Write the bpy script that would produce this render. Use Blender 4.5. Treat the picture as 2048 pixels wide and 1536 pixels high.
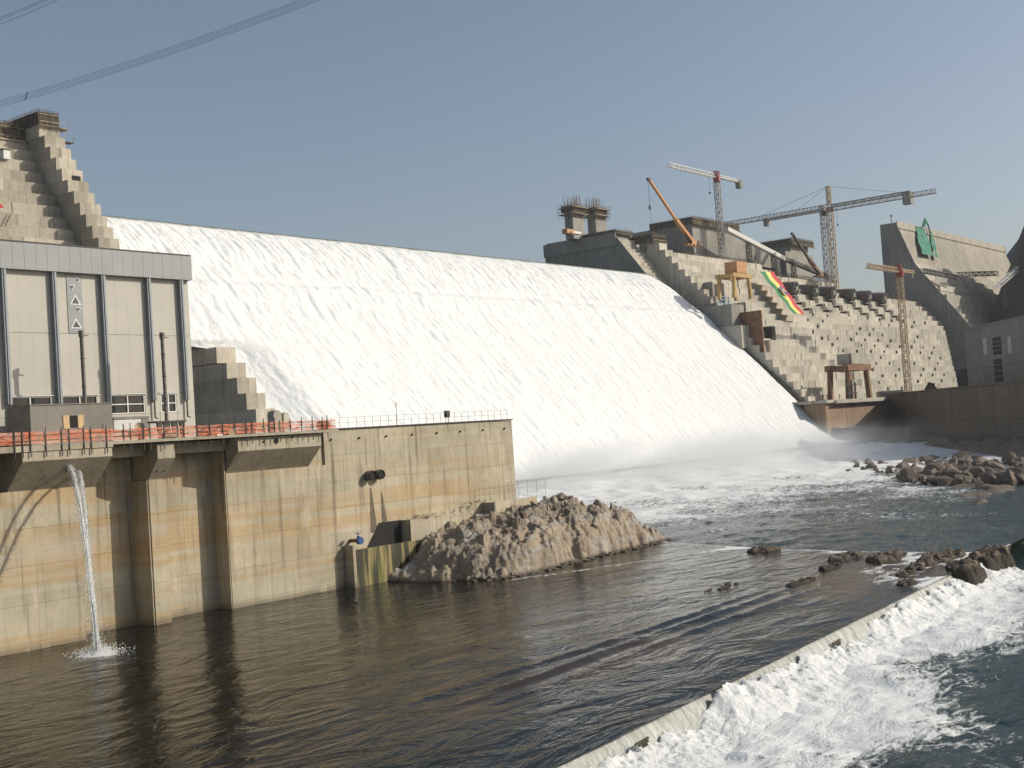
import bpy, bmesh, math, random
import numpy as np
from mathutils import Vector, Matrix
random.seed(7); RS=np.random.RandomState(7)
scn=bpy.context.scene
for o in list(bpy.data.objects): bpy.data.objects.remove(o)
COL=scn.collection
# ------------------------------------------------------------------ camera
F_PX=2500.0; AL=math.radians(38.3); PIT=math.radians(2.13); ROL=math.radians(-3.78); CZ=18.0
fv=np.array([math.cos(AL)*math.cos(PIT),math.sin(AL)*math.cos(PIT),math.sin(PIT)])
r0=np.array([math.sin(AL),-math.cos(AL),0.0]); u0=np.cross(r0,fv)
rv=r0*math.cos(ROL)+u0*math.sin(ROL); uv=-r0*math.sin(ROL)+u0*math.cos(ROL)
cam=bpy.data.cameras.new('camera'); camo=bpy.data.objects.new('camera',cam); COL.objects.link(camo)
cam.sensor_width=36.0; cam.lens=F_PX/2048*36.0; cam.clip_start=0.5; cam.clip_end=20000
M=Matrix(((rv[0],uv[0],-fv[0],0),(rv[1],uv[1],-fv[1],0),(rv[2],uv[2],-fv[2],CZ),(0,0,0,1)))
camo.matrix_world=M; scn.camera=camo
# ------------------------------------------------------------------ sky, sun, exposure
SUN_AZ=45.0; SUN_EL=29.0       # azimuth from -Y towards +X
world=bpy.data.worlds.new('World'); scn.world=world; world.use_nodes=True
wn=world.node_tree; bg=wn.nodes['Background']
sky=wn.nodes.new('ShaderNodeTexSky'); sky.sky_type='NISHITA'; sky.sun_disc=False
sky.sun_elevation=math.radians(SUN_EL); sky.sun_rotation=math.radians(180-SUN_AZ)
sky.altitude=600; sky.air_density=1.0; sky.dust_density=4.0; sky.ozone_density=1.0
hs=wn.nodes.new('ShaderNodeHueSaturation'); hs.inputs['Saturation'].default_value=.92; hs.inputs['Hue'].default_value=.497; wn.links.new(sky.outputs[0],hs.inputs['Color']); wn.links.new(hs.outputs[0],bg.inputs[0]); bg.inputs[1].default_value=0.107
sl=bpy.data.lights.new('sun','SUN'); sl.energy=3.9; sl.angle=math.radians(0.5); sl.color=(1.0,0.93,0.80)
so=bpy.data.objects.new('sun',sl); COL.objects.link(so)
sd=Vector((math.sin(math.radians(SUN_AZ))*math.cos(math.radians(SUN_EL)),-math.cos(math.radians(SUN_AZ))*math.cos(math.radians(SUN_EL)),math.sin(math.radians(SUN_EL))))
so.rotation_euler=sd.to_track_quat('Z','Y').to_euler(); so.location=(60,-60,150)
scn.view_settings.view_transform='Standard'; scn.view_settings.look='None'
scn.view_settings.exposure=0.0; scn.view_settings.gamma=1.0; scn.view_settings.use_curve_mapping=False
scn.cycles.volume_bounces=1; scn.cycles.max_bounces=6
# ------------------------------------------------------------------ helpers
def ray(px,py): return fv+rv*(px-1024)/F_PX-uv*(py-768)/F_PX
def onZ(px,py,z): d=ray(px,py); return np.array([0,0,CZ])+d*(z-CZ)/d[2]
def onY(px,py,Y): d=ray(px,py); return np.array([0,0,CZ])+d*Y/d[1]
def onX(px,py,X): d=ray(px,py); return np.array([0,0,CZ])+d*X/d[0]
def tag(o,label=None,cat=None,group=None,kind=None):
    if label: o['label']=label
    if cat: o['category']=cat
    if group: o['group']=group
    if kind: o['kind']=kind
    return o
def par(o,parent):
    if parent is not None:
        o.parent=parent
        # world location kept: subtract accumulated parent location
        L=Vector((0,0,0)); p=parent
        while p is not None: L+=p.location; p=p.parent
        o.location=Vector(o.location)-L
    return o
def thing(name,label,cat,loc,group=None):
    o=bpy.data.objects.new(name,None); COL.objects.link(o); o.location=loc; o.empty_display_size=.5
    return tag(o,label,cat,group)
class MB:
    def __init__(s): s.v=[]; s.f=[]
    def box(s,x0,x1,y0,y1,z0,z1):
        return s.hexa([(x0,y0,z0),(x1,y0,z0),(x1,y1,z0),(x0,y1,z0),(x0,y0,z1),(x1,y0,z1),(x1,y1,z1),(x0,y1,z1)])
    def hexa(s,p):
        n=len(s.v); s.v+= [tuple(map(float,q)) for q in p]
        s.f+=[(n,n+3,n+2,n+1),(n+4,n+5,n+6,n+7),(n,n+1,n+5,n+4),(n+1,n+2,n+6,n+5),(n+2,n+3,n+7,n+6),(n+3,n,n+4,n+7)]; return s
    def bar(s,p,q,w,h=None):
        p=Vector(p);q=Vector(q);d=(q-p)
        if d.length<1e-6: return s
        d.normalize(); h=h or w
        a=d.cross(Vector((0,0,1)))
        if a.length<1e-3: a=Vector((1,0,0))
        a.normalize(); b=a.cross(d)
        a=a*w/2; b=b*h/2
        return s.hexa([p-a-b,p+a-b,p+a+b,p-a+b,q-a-b,q+a-b,q+a+b,q-a+b])
    def tube(s,p,q,r,r2=None,n=10,cap=True):
        p=Vector(p);q=Vector(q);d=(q-p).normalized(); r2=r if r2 is None else r2
        a=d.cross(Vector((0,0,1)))
        if a.length<1e-3: a=Vector((1,0,0))
        a.normalize(); b=a.cross(d); m=len(s.v)
        for c,rr in ((p,r),(q,r2)):
            for i in range(n):
                t=2*math.pi*i/n; s.v.append(tuple(c+a*rr*math.cos(t)+b*rr*math.sin(t)))
        for i in range(n): j=(i+1)%n; s.f.append((m+i,m+n+i,m+n+j,m+j))
        if cap: s.f.append(tuple(m+i for i in range(n))); s.f.append(tuple(m+n+i for i in reversed(range(n))))
        return s
    def prism(s,poly,vec):
        n=len(poly); m=len(s.v); vec=Vector(vec)
        s.v+=[tuple(map(float,p)) for p in poly]+[tuple(Vector(p)+vec) for p in poly]
        s.f.append(tuple(range(m,m+n))); s.f.append(tuple(range(m+2*n-1,m+n-1,-1)))
        for i in range(n): j=(i+1)%n; s.f.append((m+j,m+i,m+n+i,m+n+j))
        return s
    def grid(s,P):
        P=np.asarray(P,float); a,b=P.shape[:2]; m=len(s.v)
        s.v+=[tuple(q) for q in P.reshape(-1,3).tolist()]
        idx=np.arange(a*b).reshape(a,b)+m
        s.f+=np.stack([idx[:-1,:-1],idx[1:,:-1],idx[1:,1:],idx[:-1,1:]],-1).reshape(-1,4).tolist()
        return s
    def build(s,name,mat,parent=None,fix=True,smooth=False):
        me=bpy.data.meshes.new(name); me.from_pydata(s.v,[],s.f); me.materials.append(mat)
        if fix:
            bm=bmesh.new(); bm.from_mesh(me); bmesh.ops.recalc_face_normals(bm,faces=bm.faces[:]); bm.to_mesh(me); bm.free()
        if smooth: me.polygons.foreach_set('use_smooth',[True]*len(me.polygons))
        o=bpy.data.objects.new(name,me); COL.objects.link(o)
        return par(o,parent)
UC={}
def ubox(name,x0,x1,y0,y1,z0,z1,mat,parent=None):
    if mat.name not in UC:
        me=bpy.data.meshes.new('unit_block'); b=MB().box(-.5,.5,-.5,.5,-.5,.5); me.from_pydata(b.v,[],b.f); me.materials.append(mat); UC[mat.name]=me
    o=bpy.data.objects.new(name,UC[mat.name]); COL.objects.link(o)
    o.location=((x0+x1)/2,(y0+y1)/2,(z0+z1)/2); o.scale=(x1-x0,y1-y0,z1-z0)
    return par(o,parent)
def gridobj(name,P,mat,smooth=True,attrs=None,parent=None):
    a,b=P.shape[:2]; idx=np.arange(a*b).reshape(a,b)
    fa=np.stack([idx[:-1,:-1],idx[1:,:-1],idx[1:,1:],idx[:-1,1:]],-1).reshape(-1,4)
    me=bpy.data.meshes.new(name); n=a*b; m=len(fa)
    me.vertices.add(n); me.vertices.foreach_set('co',P.reshape(-1).astype(np.float32))
    me.loops.add(m*4); me.loops.foreach_set('vertex_index',fa.reshape(-1).astype(np.int32))
    me.polygons.add(m); me.polygons.foreach_set('loop_start',np.arange(0,m*4,4,dtype=np.int32))
    try: me.polygons.foreach_set('loop_total',np.full(m,4,dtype=np.int32))
    except Exception: pass
    me.update(calc_edges=True); me.validate()
    if smooth: me.polygons.foreach_set('use_smooth',np.ones(m,dtype=bool))
    for k,v in (attrs or {}).items():
        at=me.attributes.new(k,'FLOAT','POINT'); at.data.foreach_set('value',v.reshape(-1).astype(np.float32))
    me.materials.append(mat)
    o=bpy.data.objects.new(name,me); COL.objects.link(o)
    return par(o,parent)
# numpy noise
def _h(i,j,k,seed):
    n=(i.astype(np.int64)*374761393+j.astype(np.int64)*668265263+k.astype(np.int64)*2147483647+seed*1442695041)&0xffffffff
    n=((n^(n>>13))*1274126177)&0xffffffff; n=((n^(n>>16))*2246822519)&0xffffffff
    return ((n^(n>>15))&0xffffff)/float(0xffffff)
def vn(x,y,seed=0):
    i=np.floor(x);j=np.floor(y);fx=x-i;fy=y-j;fx=fx*fx*fx*(fx*(fx*6-15)+10);fy=fy*fy*fy*(fy*(fy*6-15)+10);k=np.zeros_like(i)
    a=_h(i,j,k,seed);b=_h(i+1,j,k,seed);c=_h(i,j+1,k,seed);d=_h(i+1,j+1,k,seed)
    return (a*(1-fx)+b*fx)*(1-fy)+(c*(1-fx)+d*fx)*fy
def fbm(x,y,o=4,seed=0,g=.5):
    s=0;a=1;t=0
    for k in range(o): s=s+a*vn(x*2**k+17.3*k,y*2**k-9.1*k,seed+k);t+=a;a*=g
    return s/t
def ridge(x,y,o=4,seed=0):
    s=0;a=1;t=0
    for k in range(o): s=s+a*(1-abs(2*vn(x*2**k+3.3*k,y*2**k+7.7*k,seed+k)-1));t+=a;a*=.5
    return s/t
def worley(x,y,seed=0):
    i0=np.floor(x);j0=np.floor(y);best=np.full(x.shape,9.);sec=np.full(x.shape,9.);cid=np.zeros(x.shape)
    for di in (-1,0,1):
        for dj in (-1,0,1):
            i=i0+di;j=j0+dj;k=np.zeros_like(i)
            px=i+_h(i,j,k,seed);py=j+_h(i,j,k+1,seed);d=np.hypot(px-x,py-y);c=_h(i,j,k+2,seed)
            m=d<best; sec=np.where(m,best,np.minimum(sec,d)); cid=np.where(m,c,cid); best=np.where(m,d,best)
    return best,sec,cid
def sstep(a,b,x): t=np.clip((x-a)/(b-a),0,1); return t*t*(3-2*t)
# ------------------------------------------------------------------ materials
class NT:
    def __init__(s,name):
        s.m=bpy.data.materials.new(name); s.m.use_nodes=True; s.t=s.m.node_tree; s.b=s.t.nodes['Principled BSDF']
        s.out=s.t.nodes['Material Output']
        s.pos=s.n('ShaderNodeNewGeometry').outputs['Position']
    def n(s,t,**kw):
        x=s.t.nodes.new(t)
        for k,v in kw.items(): setattr(x,k,v)
        return x
    def l(s,a,b): s.t.links.new(a,b)
    def set(s,inp,v):
        if hasattr(v,'is_output') or isinstance(v,bpy.types.NodeSocket): s.l(v,inp)
        else: inp.default_value=v
    def math(s,op,a,b=None,c=None,clamp=False):
        x=s.n('ShaderNodeMath',operation=op,use_clamp=clamp); s.set(x.inputs[0],a)
        if b is not None: s.set(x.inputs[1],b)
        if c is not None: s.set(x.inputs[2],c)
        return x.outputs[0]
    def scale(s,v,sx,sy,sz):
        x=s.n('ShaderNodeVectorMath',operation='MULTIPLY'); s.l(v,x.inputs[0]); x.inputs[1].default_value=(sx,sy,sz); return x.outputs[0]
    def noise(s,v,scale=1,detail=4,rough=.55,dist=0):
        x=s.n('ShaderNodeTexNoise'); s.l(v,x.inputs['Vector']); x.inputs['Scale'].default_value=scale; x.inputs['Detail'].default_value=detail
        x.inputs['Roughness'].default_value=rough; x.inputs['Distortion'].default_value=dist; return x.outputs[0]
    def ramp(s,f,a,b,lo=0.,hi=1.):
        x=s.n('ShaderNodeMapRange',interpolation_type='SMOOTHSTEP'); s.l(f,x.inputs[0])
        x.inputs[1].default_value=a;x.inputs[2].default_value=b;x.inputs[3].default_value=lo;x.inputs[4].default_value=hi; return x.outputs[0]
    def mix(s,f,a,b,mode='MIX'):
        x=s.n('ShaderNodeMix',data_type='RGBA',blend_type=mode); s.set(x.inputs[0],f)
        for i,v in ((6,a),(7,b)):
            if isinstance(v,(tuple,list)): x.inputs[i].default_value=(*v[:3],1)
            else: s.l(v,x.inputs[i])
        return x.outputs[2]
    def col(s,v):
        if isinstance(v,(tuple,list)): s.b.inputs['Base Color'].default_value=(*v[:3],1)
        else: s.l(v,s.b.inputs['Base Color'])
    def bump(s,h,strength=.3,dist=.05,normal=None):
        x=s.n('ShaderNodeBump'); s.l(h,x.inputs['Height']); x.inputs['Strength'].default_value=strength; x.inputs['Distance'].default_value=dist
        if normal is not None: s.l(normal,x.inputs['Normal'])
        s.l(x.outputs[0],s.b.inputs['Normal']); return x.outputs[0]
    def attr(s,name):
        x=s.n('ShaderNodeAttribute',attribute_name=name); return x.outputs['Fac']
    def sep(s):
        x=s.n('ShaderNodeSeparateXYZ'); s.l(s.pos,x.inputs[0]); return x.outputs
def plain(name,c,rough=.6,metal=0.,var=.25,sc=1.5,bump=.0):
    m=NT(name); f=m.noise(m.pos,sc,5,.6)
    a=tuple(x*(1-var) for x in c); b=tuple(min(1,x*(1+var)) for x in c)
    m.col(m.mix(m.ramp(f,.3,.7),a,b)); m.b.inputs['Roughness'].default_value=rough; m.b.inputs['Metallic'].default_value=metal
    if bump: m.bump(m.noise(m.pos,sc*6,4),bump,.03)
    return m.m
def concrete(name,c,sc=1.0,streak=.45,stain=(.10,.085,.065),band=0.,dots=0.,rnd=.16,lines=0.,lift=0.):
    m=NT(name)
    big=m.noise(m.pos,.12*sc,5,.6); mid=m.noise(m.pos,.9*sc,6,.65); fine=m.noise(m.pos,7*sc,4,.6)
    st=m.noise(m.scale(m.pos,1.3*sc,1.3*sc,.06*sc),1,5,.65)
    col=m.mix(m.ramp(big,.3,.7),tuple(x*.80 for x in c),tuple(x*1.12 for x in c))
    col=m.mix(m.math('MULTIPLY',m.ramp(mid,.35,.75),.35),col,tuple(x*.62 for x in c))
    if band:
        zz=m.sep()[2]; w=m.noise(m.scale(m.pos,.05,.05,.0),1,3)
        h=m.math('ADD',zz,m.math('MULTIPLY',w,5.0))
        b1=m.noise(m.scale(m.pos,.02,.02,.42),1,4,.6,.6)
        col=m.mix(m.math('MULTIPLY',m.ramp(b1,.46,.66),band),col,(.42,.265,.11))
        b2=m.noise(m.scale(m.pos,.03,.03,.75),1.3,3,.5,.4)
        col=m.mix(m.math('MULTIPLY',m.ramp(b2,.5,.7),band*.55),col,(.52,.47,.40))
        lowz=m.ramp(zz,.9,.1); col=m.mix(m.math('MULTIPLY',lowz,.6),col,(.10,.08,.05))
    col=m.mix(m.math('MULTIPLY',m.math('MULTIPLY',m.ramp(st,.50,.72),streak),m.ramp(m.sep()[2],6,19,.55,1.0) if band else 1.0,clamp=True),col,stain)
    bl=m.noise(m.scale(m.pos,.35*sc,.35*sc,.16*sc),1,5,.6); col=m.mix(m.math('MULTIPLY',m.ramp(bl,.56,.72),.5),col,tuple(min(1,x*1.25+.04) for x in c))
    st2=m.noise(m.scale(m.pos,4*sc,4*sc,.12*sc),1,3,.6)
    col=m.mix(m.math('MULTIPLY',m.ramp(st2,.58,.72),streak*.5),col,stain)
    if lines:
        zz=m.sep()[2]; fr=m.math('FRACT',m.math('MULTIPLY',zz,lines)); 
        ln=m.math('MULTIPLY',m.ramp(fr,.0,.10,1,0),m.ramp(mid,.35,.6)); col=m.mix(m.math('MULTIPLY',ln,.45),col,tuple(x*.35 for x in c))
    if dots:
        s3=m.sep(); fx=m.math('SUBTRACT',m.math('FRACT',m.math('MULTIPLY',s3[0],1/dots)),.5); fz=m.math('SUBTRACT',m.math('FRACT',m.math('MULTIPLY',s3[2],1/dots)),.5)
        d=m.math('SQRT',m.math('ADD',m.math('MULTIPLY',fx,fx),m.math('MULTIPLY',fz,fz)))
        col=m.mix(m.math('MULTIPLY',m.ramp(d,.04,.025),m.ramp(mid,.45,.55,0,.7)),col,(.03,.025,.02))
    oi=m.n('ShaderNodeObjectInfo').outputs['Random']; hv=m.n('ShaderNodeHueSaturation'); m.l(col,hv.inputs['Color']); m.l(m.ramp(oi,0,1,1-rnd+lift,1+rnd*.6+lift),hv.inputs['Value'])
    m.col(hv.outputs[0]); m.b.inputs['Roughness'].default_value=.88
    m.bump(m.math('ADD',m.math('MULTIPLY',fine,.4),mid),.35,.06); return m.m
C_NEAR=concrete('stained_concrete',(.44,.39,.285),1.0,.85,(.095,.07,.045),band=.58,dots=1.45,rnd=.07)
C_TOP=concrete('corbel_concrete',(.40,.35,.265),1.2,.5,(.11,.09,.065),dots=1.45,rnd=.05)
C_DAM=concrete('roller_concrete',(.46,.415,.335),.6,.5,(.10,.085,.065),rnd=.22,lines=.53)
C_DAMR=concrete('roller_concrete_bank',(.51,.47,.39),.5,.85,(.13,.11,.085),rnd=.15,lines=.535)
C_GREY=concrete('grey_concrete',(.30,.285,.25),.4,.5,(.08,.072,.06),rnd=.1)
C_DARK=concrete('shade_darkened_concrete',(.115,.092,.07),.4,.5,(.06,.05,.04),rnd=.1)  # base colour darkened to paint shade into the unlit concrete
C_HUT=concrete('rendered_block',(.23,.215,.19),1.5,.25,(.1,.09,.08),rnd=.03)
C_WING=concrete('ribbed_concrete',(.36,.325,.26),.5,.95,(.14,.12,.095),rnd=.08)
M_CLAD=plain('beige_cladding',(.44,.418,.365),.55,0,.045,.22)
M_FASC=plain('grey_cladding',(.27,.282,.29),.45,0,.05,.3)
M_FASC2=plain('grey_steel_column',(.25,.275,.30),.4,.2,.08)
M_WHITE=plain('white_paint',(.75,.75,.72),.5,0,.06)
M_BLACKGLASS=plain('dark_window_glass',(.02,.024,.028),.08,0,.3)
M_TRI=plain('dark_green_panel',(.05,.068,.062),.4,0,.1)
M_DKSTEEL=plain('dark_steel',(.045,.042,.04),.55,.4,.3)
M_GSTEEL=plain('galvanised_steel',(.20,.20,.20),.45,.6,.2)
M_PIPE=plain('weathered_pipe',(.13,.12,.105),.6,.2,.3)
M_RUST=plain('rusty_steel',(.20,.10,.05),.75,.1,.45,.8)
M_ORANGE=plain('orange_paint',(.46,.22,.075),.5,0,.18,.5)
M_YELLOW=plain('yellow_ochre_paint',(.44,.27,.085),.5,0,.15,.5)
M_BLUE=plain('blue_paint',(.02,.07,.24),.4,0,.2)
M_LBLUE=plain('faded_blue_paint',(.16,.27,.36),.5,0,.2)
M_PLY=plain('plywood',(.52,.36,.19),.7,0,.15,2)
M_SHADE_RUBBER=plain('shade_black_rubber',(.012,.011,.010),.9,0,.2)  # near-black: paints the shade inside openings, also serves as black rubber
M_WOOD=plain('formwork_timber',(.12,.095,.065),.85,0,.5,.6)
M_TIMB2=plain('pale_timber',(.34,.28,.20),.85,0,.3,.6)
M_CWHITE=plain('crane_white',(.62,.61,.58),.5,0,.1)
M_CRED=plain('crane_red',(.28,.035,.035),.5,0,.2)
M_CTAN=plain('crane_tan',(.40,.29,.17),.6,0,.2)
M_CGREY=plain('crane_grey',(.30,.285,.26),.6,0,.2)
M_GREEN=plain('flag_green',(.01,.20,.06),.8,0,.1)
M_YEL=plain('flag_yellow',(.80,.62,.18),.8,0,.1)
M_RED=plain('flag_red',(.52,.03,.045),.8,0,.1)
M_FBLUE=plain('flag_blue',(.03,.10,.40),.8,0,.1)
M_NET=plain('green_net',(.045,.20,.14),.9,0,.35,.25,.3)
M_WIRE=plain('wire_black',(.02,.02,.022),.6,0,.1)
def rock_mat(name,c1,c2,c3,sc=.5,wet=True):
    m=NT(name); a=m.noise(m.pos,sc*.35,6,.62,.5); b=m.noise(m.pos,sc*2.2,7,.7); g=m.noise(m.scale(m.pos,sc*.3,sc*.3,sc*1.6),1,5,.6)
    col=m.mix(m.ramp(a,.35,.65),c1,c2); col=m.mix(m.ramp(g,.50,.68),col,c3)
    col=m.mix(m.math('MULTIPLY',m.ramp(b,.52,.70),.65),col,tuple(x*.30 for x in c1))
    cr=m.noise(m.pos,sc*5,6,.75,.4); col=m.mix(m.math('MULTIPLY',m.ramp(cr,.52,.64),.4),col,tuple(x*.45 for x in c2))
    if wet: col=m.mix(m.ramp(m.sep()[2],.55,-.1),col,tuple(x*.22 for x in c1))
    m.col(col); m.b.inputs['Roughness'].default_value=.85
    m.bump(m.math('ADD',b,m.math('MULTIPLY',m.noise(m.pos,sc*7,6,.75),.6)),1.0,.45); return m.m
M_ROCK=rock_mat('tan_rock',(.46,.365,.26),(.36,.30,.23),(.45,.43,.40),.55)
M_ROCKD=rock_mat('dark_reef_rock',(.23,.175,.12),(.15,.12,.09),(.25,.21,.165),.9)
M_HILL=rock_mat('bank_earth',(.060,.052,.040),(.042,.040,.032),(.085,.072,.058),.06,False)
# ------------------------------------------------------------------ water
def water_mat(name,deep,foamc=(.72,.735,.73),bs=1.0,rough=.06,brown=None,fs=(.45,.9),bst=.5,wf_=1.0):
    m=NT(name); a=m.attr('foam')
    n1=m.noise(m.scale(m.pos,fs[0],fs[1],fs[1]),1,7,.68,.9); n2=m.noise(m.scale(m.pos,2.2,3.4,3),1,5,.65,.4)
    nn=m.math('ADD',m.math('MULTIPLY',n1,.7),m.math('MULTIPLY',n2,.3))
    th=m.math('SUBTRACT',1.02,m.math('MULTIPLY',a,.95))
    fo=m.n('ShaderNodeMapRange',interpolation_type='SMOOTHSTEP'); m.l(nn,fo.inputs[0]); m.l(m.math('SUBTRACT',th,.05),fo.inputs[1]); m.l(m.math('ADD',th,.10),fo.inputs[2])
    fo=fo.outputs[0]
    c0=deep
    if brown: c0=m.mix(m.attr('shallow'),deep,brown)
    m.col(m.mix(fo,c0,foamc))
    m.l(m.ramp(fo,0,1,rough,.75),m.b.inputs['Roughness']); m.b.inputs['IOR'].default_value=1.333
    w=m.noise(m.scale(m.pos,.55*bs,1.1*bs,1),1,6,.62,.7); w2=m.noise(m.scale(m.pos,.12*bs,.28*bs,1),1,4,.6,1.5)
    m.bump(m.math('ADD',m.math('ADD',m.math('MULTIPLY',w,wf_),m.math('MULTIPLY',w2,2.2)),m.math('MULTIPLY',fo,.35)),bst,.12)
    return m.m
M_POOL=water_mat('pool_water',(.007,.008,.005),bs=.9,rough=.03,brown=(.075,.045,.024),bst=1.0,wf_=.28); M_POOL.node_tree.nodes['Principled BSDF'].inputs['Specular IOR Level'].default_value=.17
M_RIVER=water_mat('river_water',(.010,.028,.027),bs=1.2,rough=.08,bst=1.0); M_RIVER.node_tree.nodes['Principled BSDF'].inputs['Specular IOR Level'].default_value=.3
def foam_mat(name,c=(.88,.89,.88),sx=1.,sy=1.,sz=1.,bs=.8,bd=.4,dark=(.62,.65,.64),dk=.25,lip=None):
    m=NT(name); v=m.scale(m.pos,sx,sy,sz)
    n=m.noise(v,1,7,.68,.6); n2=m.noise(v,4.3,5,.7,.3)
    col=m.mix(m.math('MULTIPLY',m.ramp(m.math('ADD',m.math('MULTIPLY',n,.6),m.math('MULTIPLY',n2,.4)),.42,.62,1,0),dk),c,dark)
    if lip: col=m.mix(m.attr('lip'),col,lip)
    m.col(col); m.b.inputs['Roughness'].default_value=.8; m.b.inputs['Specular IOR Level'].default_value=.15
    m.bump(m.math('ADD',n,m.math('MULTIPLY',n2,.5)),bs,bd); return m.m
M_FOAM=foam_mat('white_foam',(.75,.765,.76),sx=1.2,sy=1.2,sz=1.2,bs=.8,bd=.25)
M_CASC=foam_mat('spill_foam',(.76,.775,.77),sx=.5,sy=.22,sz=.22,bs=.55,bd=.7,dk=.22,lip=(.12,.125,.09))
M_WEIR=foam_mat('weir_curtain_water',(.80,.81,.77),sx=2.6,sy=.6,sz=.6,bs=1.0,bd=.3,dark=(.25,.27,.22),dk=.6,lip=(.16,.16,.12)); M_WEIR.node_tree.nodes['Principled BSDF'].inputs['Roughness'].default_value=.25; M_WEIR.node_tree.nodes['Principled BSDF'].inputs['Specular IOR Level'].default_value=.5
ZR=-2.3
def weirY(X): return 41.0+ (X-53.0)*.075
EX=np.array([40,44,45.5,47.5,50,68,81,98,116,140.]);EV=np.array([113,118,136,150,152,152,155,161,172,190.])
def edgeX(Y): return np.interp(Y,EX,EV)
def axis(*segs):
    out=[]
    for a,b,st in segs: out.append(np.arange(float(a),b,st))
    out.append(np.array([segs[-1][1]])); return np.concatenate(out)
# still pool behind the weir
xs=axis((-90,20,3),(20,130,.38),(130,186,.5)); ys=axis((0,1,.0045))
X,T=np.meshgrid(xs,ys,indexing='ij'); W=weirY(X); Y=W+(124-W)*T
R=fbm(X*.10,Y*.22,4,3); z=(R-.5)*.16+(fbm(X*.5,Y*.9,3,11)-.5)*.05
rid=np.zeros_like(X)                                        # standing waves running along the weir
for yc,am,ph in ((54.5,.20,0),(57.0,.26,1.3),(59.6,.18,2.6)):
    yy=yc+1.6*(fbm(X*.03,Y*0+ph,2,21)-.5)+(X-80)*.035; rid+=am*np.exp(-((Y-yy)/.55)**2)*sstep(58,70,X)*(1-sstep(108,124,X))*(.6+.8*vn(X*.3,Y*0+ph,5))
z+=rid
E_=edgeX(Y); drop=sstep(-3,11,X-E_); z=z*(1-.4*drop)+drop*(ZR-.35)+ .5*drop*(1-drop)*(ridge(X*.35,Y*.35,3,31)-.4)*2.2
lipd=Y-W; z=z*sstep(0,4,lipd)-.10*(1-sstep(0,2.5,lipd))
foam=.14+.55*np.exp(-((X-E_-2)/8.)**2)*sstep(50,60,Y+20)+.34*sstep(.12,.34,rid)
foam+=.42*np.exp(-((Y-(95-.33*(X-119)))/1.6)**2)*sstep(108,120,X)
foam+=.25*np.exp(-((X-87)**2/60+(Y-92)**2/6))+.42*sstep(116,124,X)*(1-sstep(58,72,Y))*sstep(.40,.55,fbm(X*.12,Y*.25,3,43))
foam+=.18*(1-sstep(.2,1.6,lipd))*(X<150)
shallow=sstep(.42,.62,fbm(X*.05,Y*.07,3,41))*np.maximum(1-sstep(6,20,lipd),np.exp(-((X-118)/12.)**2-((Y-50)/7.)**2))*.9
o=gridobj('pool',np.stack([X,Y,z],-1),M_POOL,True,{'foam':foam,'shallow':shallow}); tag(o,kind='structure')
# river below
xs=axis((20,45,1.5),(45,190,.5),(190,330,1.1),(330,820,2.6)); ys=axis((-60,10,4),(10,75,.45),(75,150,.8),(150,262,1.4))
X,Y=np.meshgrid(xs,ys,indexing='ij'); W=weirY(X)
dt=np.clip((Y-120)/110,0,1)*sstep(170,230,X)*(1-sstep(540,600,X))
amp=.42+1.0*dt
z=ZR+amp*(fbm(X*.13,Y*.2,4,51)-.5)*2.0+.55*amp*(ridge(X*.4,Y*.55,3,61)-.5)+4.6*dt**1.7+sstep(235,262,Y)*1.0
dw=np.where(X<146,W-Y,np.hypot(np.maximum(X-146,0),Y-48)); below=(dw>0)
wf=np.exp(-np.maximum(dw-5,0)/9.0)*(1-sstep(138,165,X))
foam=.36+.34*dt**.6+.5*sstep(.80,1.0,dt)+.22*(fbm(X*.05,Y*.05,3,77)-.5)+.14*sstep(150,240,X)*sstep(60,110,Y)+.46*wf*below
pat=fbm(X*.05,Y*.09,3,71); foam+= (pat-.5)*.95*(wf+.25)
foam-=.15*sstep(540,600,X)
z+=.5*wf*(ridge(X*.4,Y*.5,3,81)-.4)
keep=(Y>W)&(X<edgeX(Y)-4); z=np.where(keep,ZR-2.0,z)
o=gridobj('river',np.stack([X,Y,z],-1),M_RIVER,True,{'foam':foam}); tag(o,kind='structure')
# ground under and around everything, out to the horizon
gx=axis((-6000,-600,900),(-600,1800,100),(1800,9000,900)); gy=axis((-6000,-300,900),(-300,900,60),(900,9000,900)); X,Y=np.meshgrid(gx,gy,indexing='ij')
z=-5.0+0.0*X; z=z+sstep(330,520,Y)*(-30)
o=gridobj('ground',np.stack([X,Y,z],-1),M_HILL,True); tag(o,kind='structure')
# weir: concrete sill, falling curtain, boiling foam
w=thing('weir','long low concrete weir under a curtain of falling water','weir',(82,43,ZR))
mb=MB(); mb.hexa([(-60,weirY(-60)-.5,-5),(113,weirY(113)-.5,-5),(113,weirY(113)+2.2,-5),(-60,weirY(-60)+2.2,-5),(-60,weirY(-60)+.3,-1.0),(113,weirY(113)+.3,-1.0),(113,weirY(113)+1.6,-1.0),(-60,weirY(-60)+1.6,-1.0)]); mb.build('sill',C_DARK,w)
xs=axis((-40,45,1.2),(45,148,.13)); t=np.linspace(0,1,22); X,T=np.meshgrid(xs,t,indexing='ij')
n1=fbm(X*1.4,T*1.6,4,91); n2=fbm(X*.22,T*0,2,93)
oy=.9-T*2.1-.9*(n2-.5)-.35*(fbm(X*.5,T*0,2,96)-.5); oz=-.17-.06*T+.16*(fbm(X*.35,T*0,3,94)-.5)*(1-T)-2.35*np.clip(T-.18,0,1)**1.35/.76*1.0
P=np.stack([X+.1*(n1-.5),weirY(X)+oy-.30*(n1-.5)*T,oz+.18*(n1-.5)*T],-1)
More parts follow.
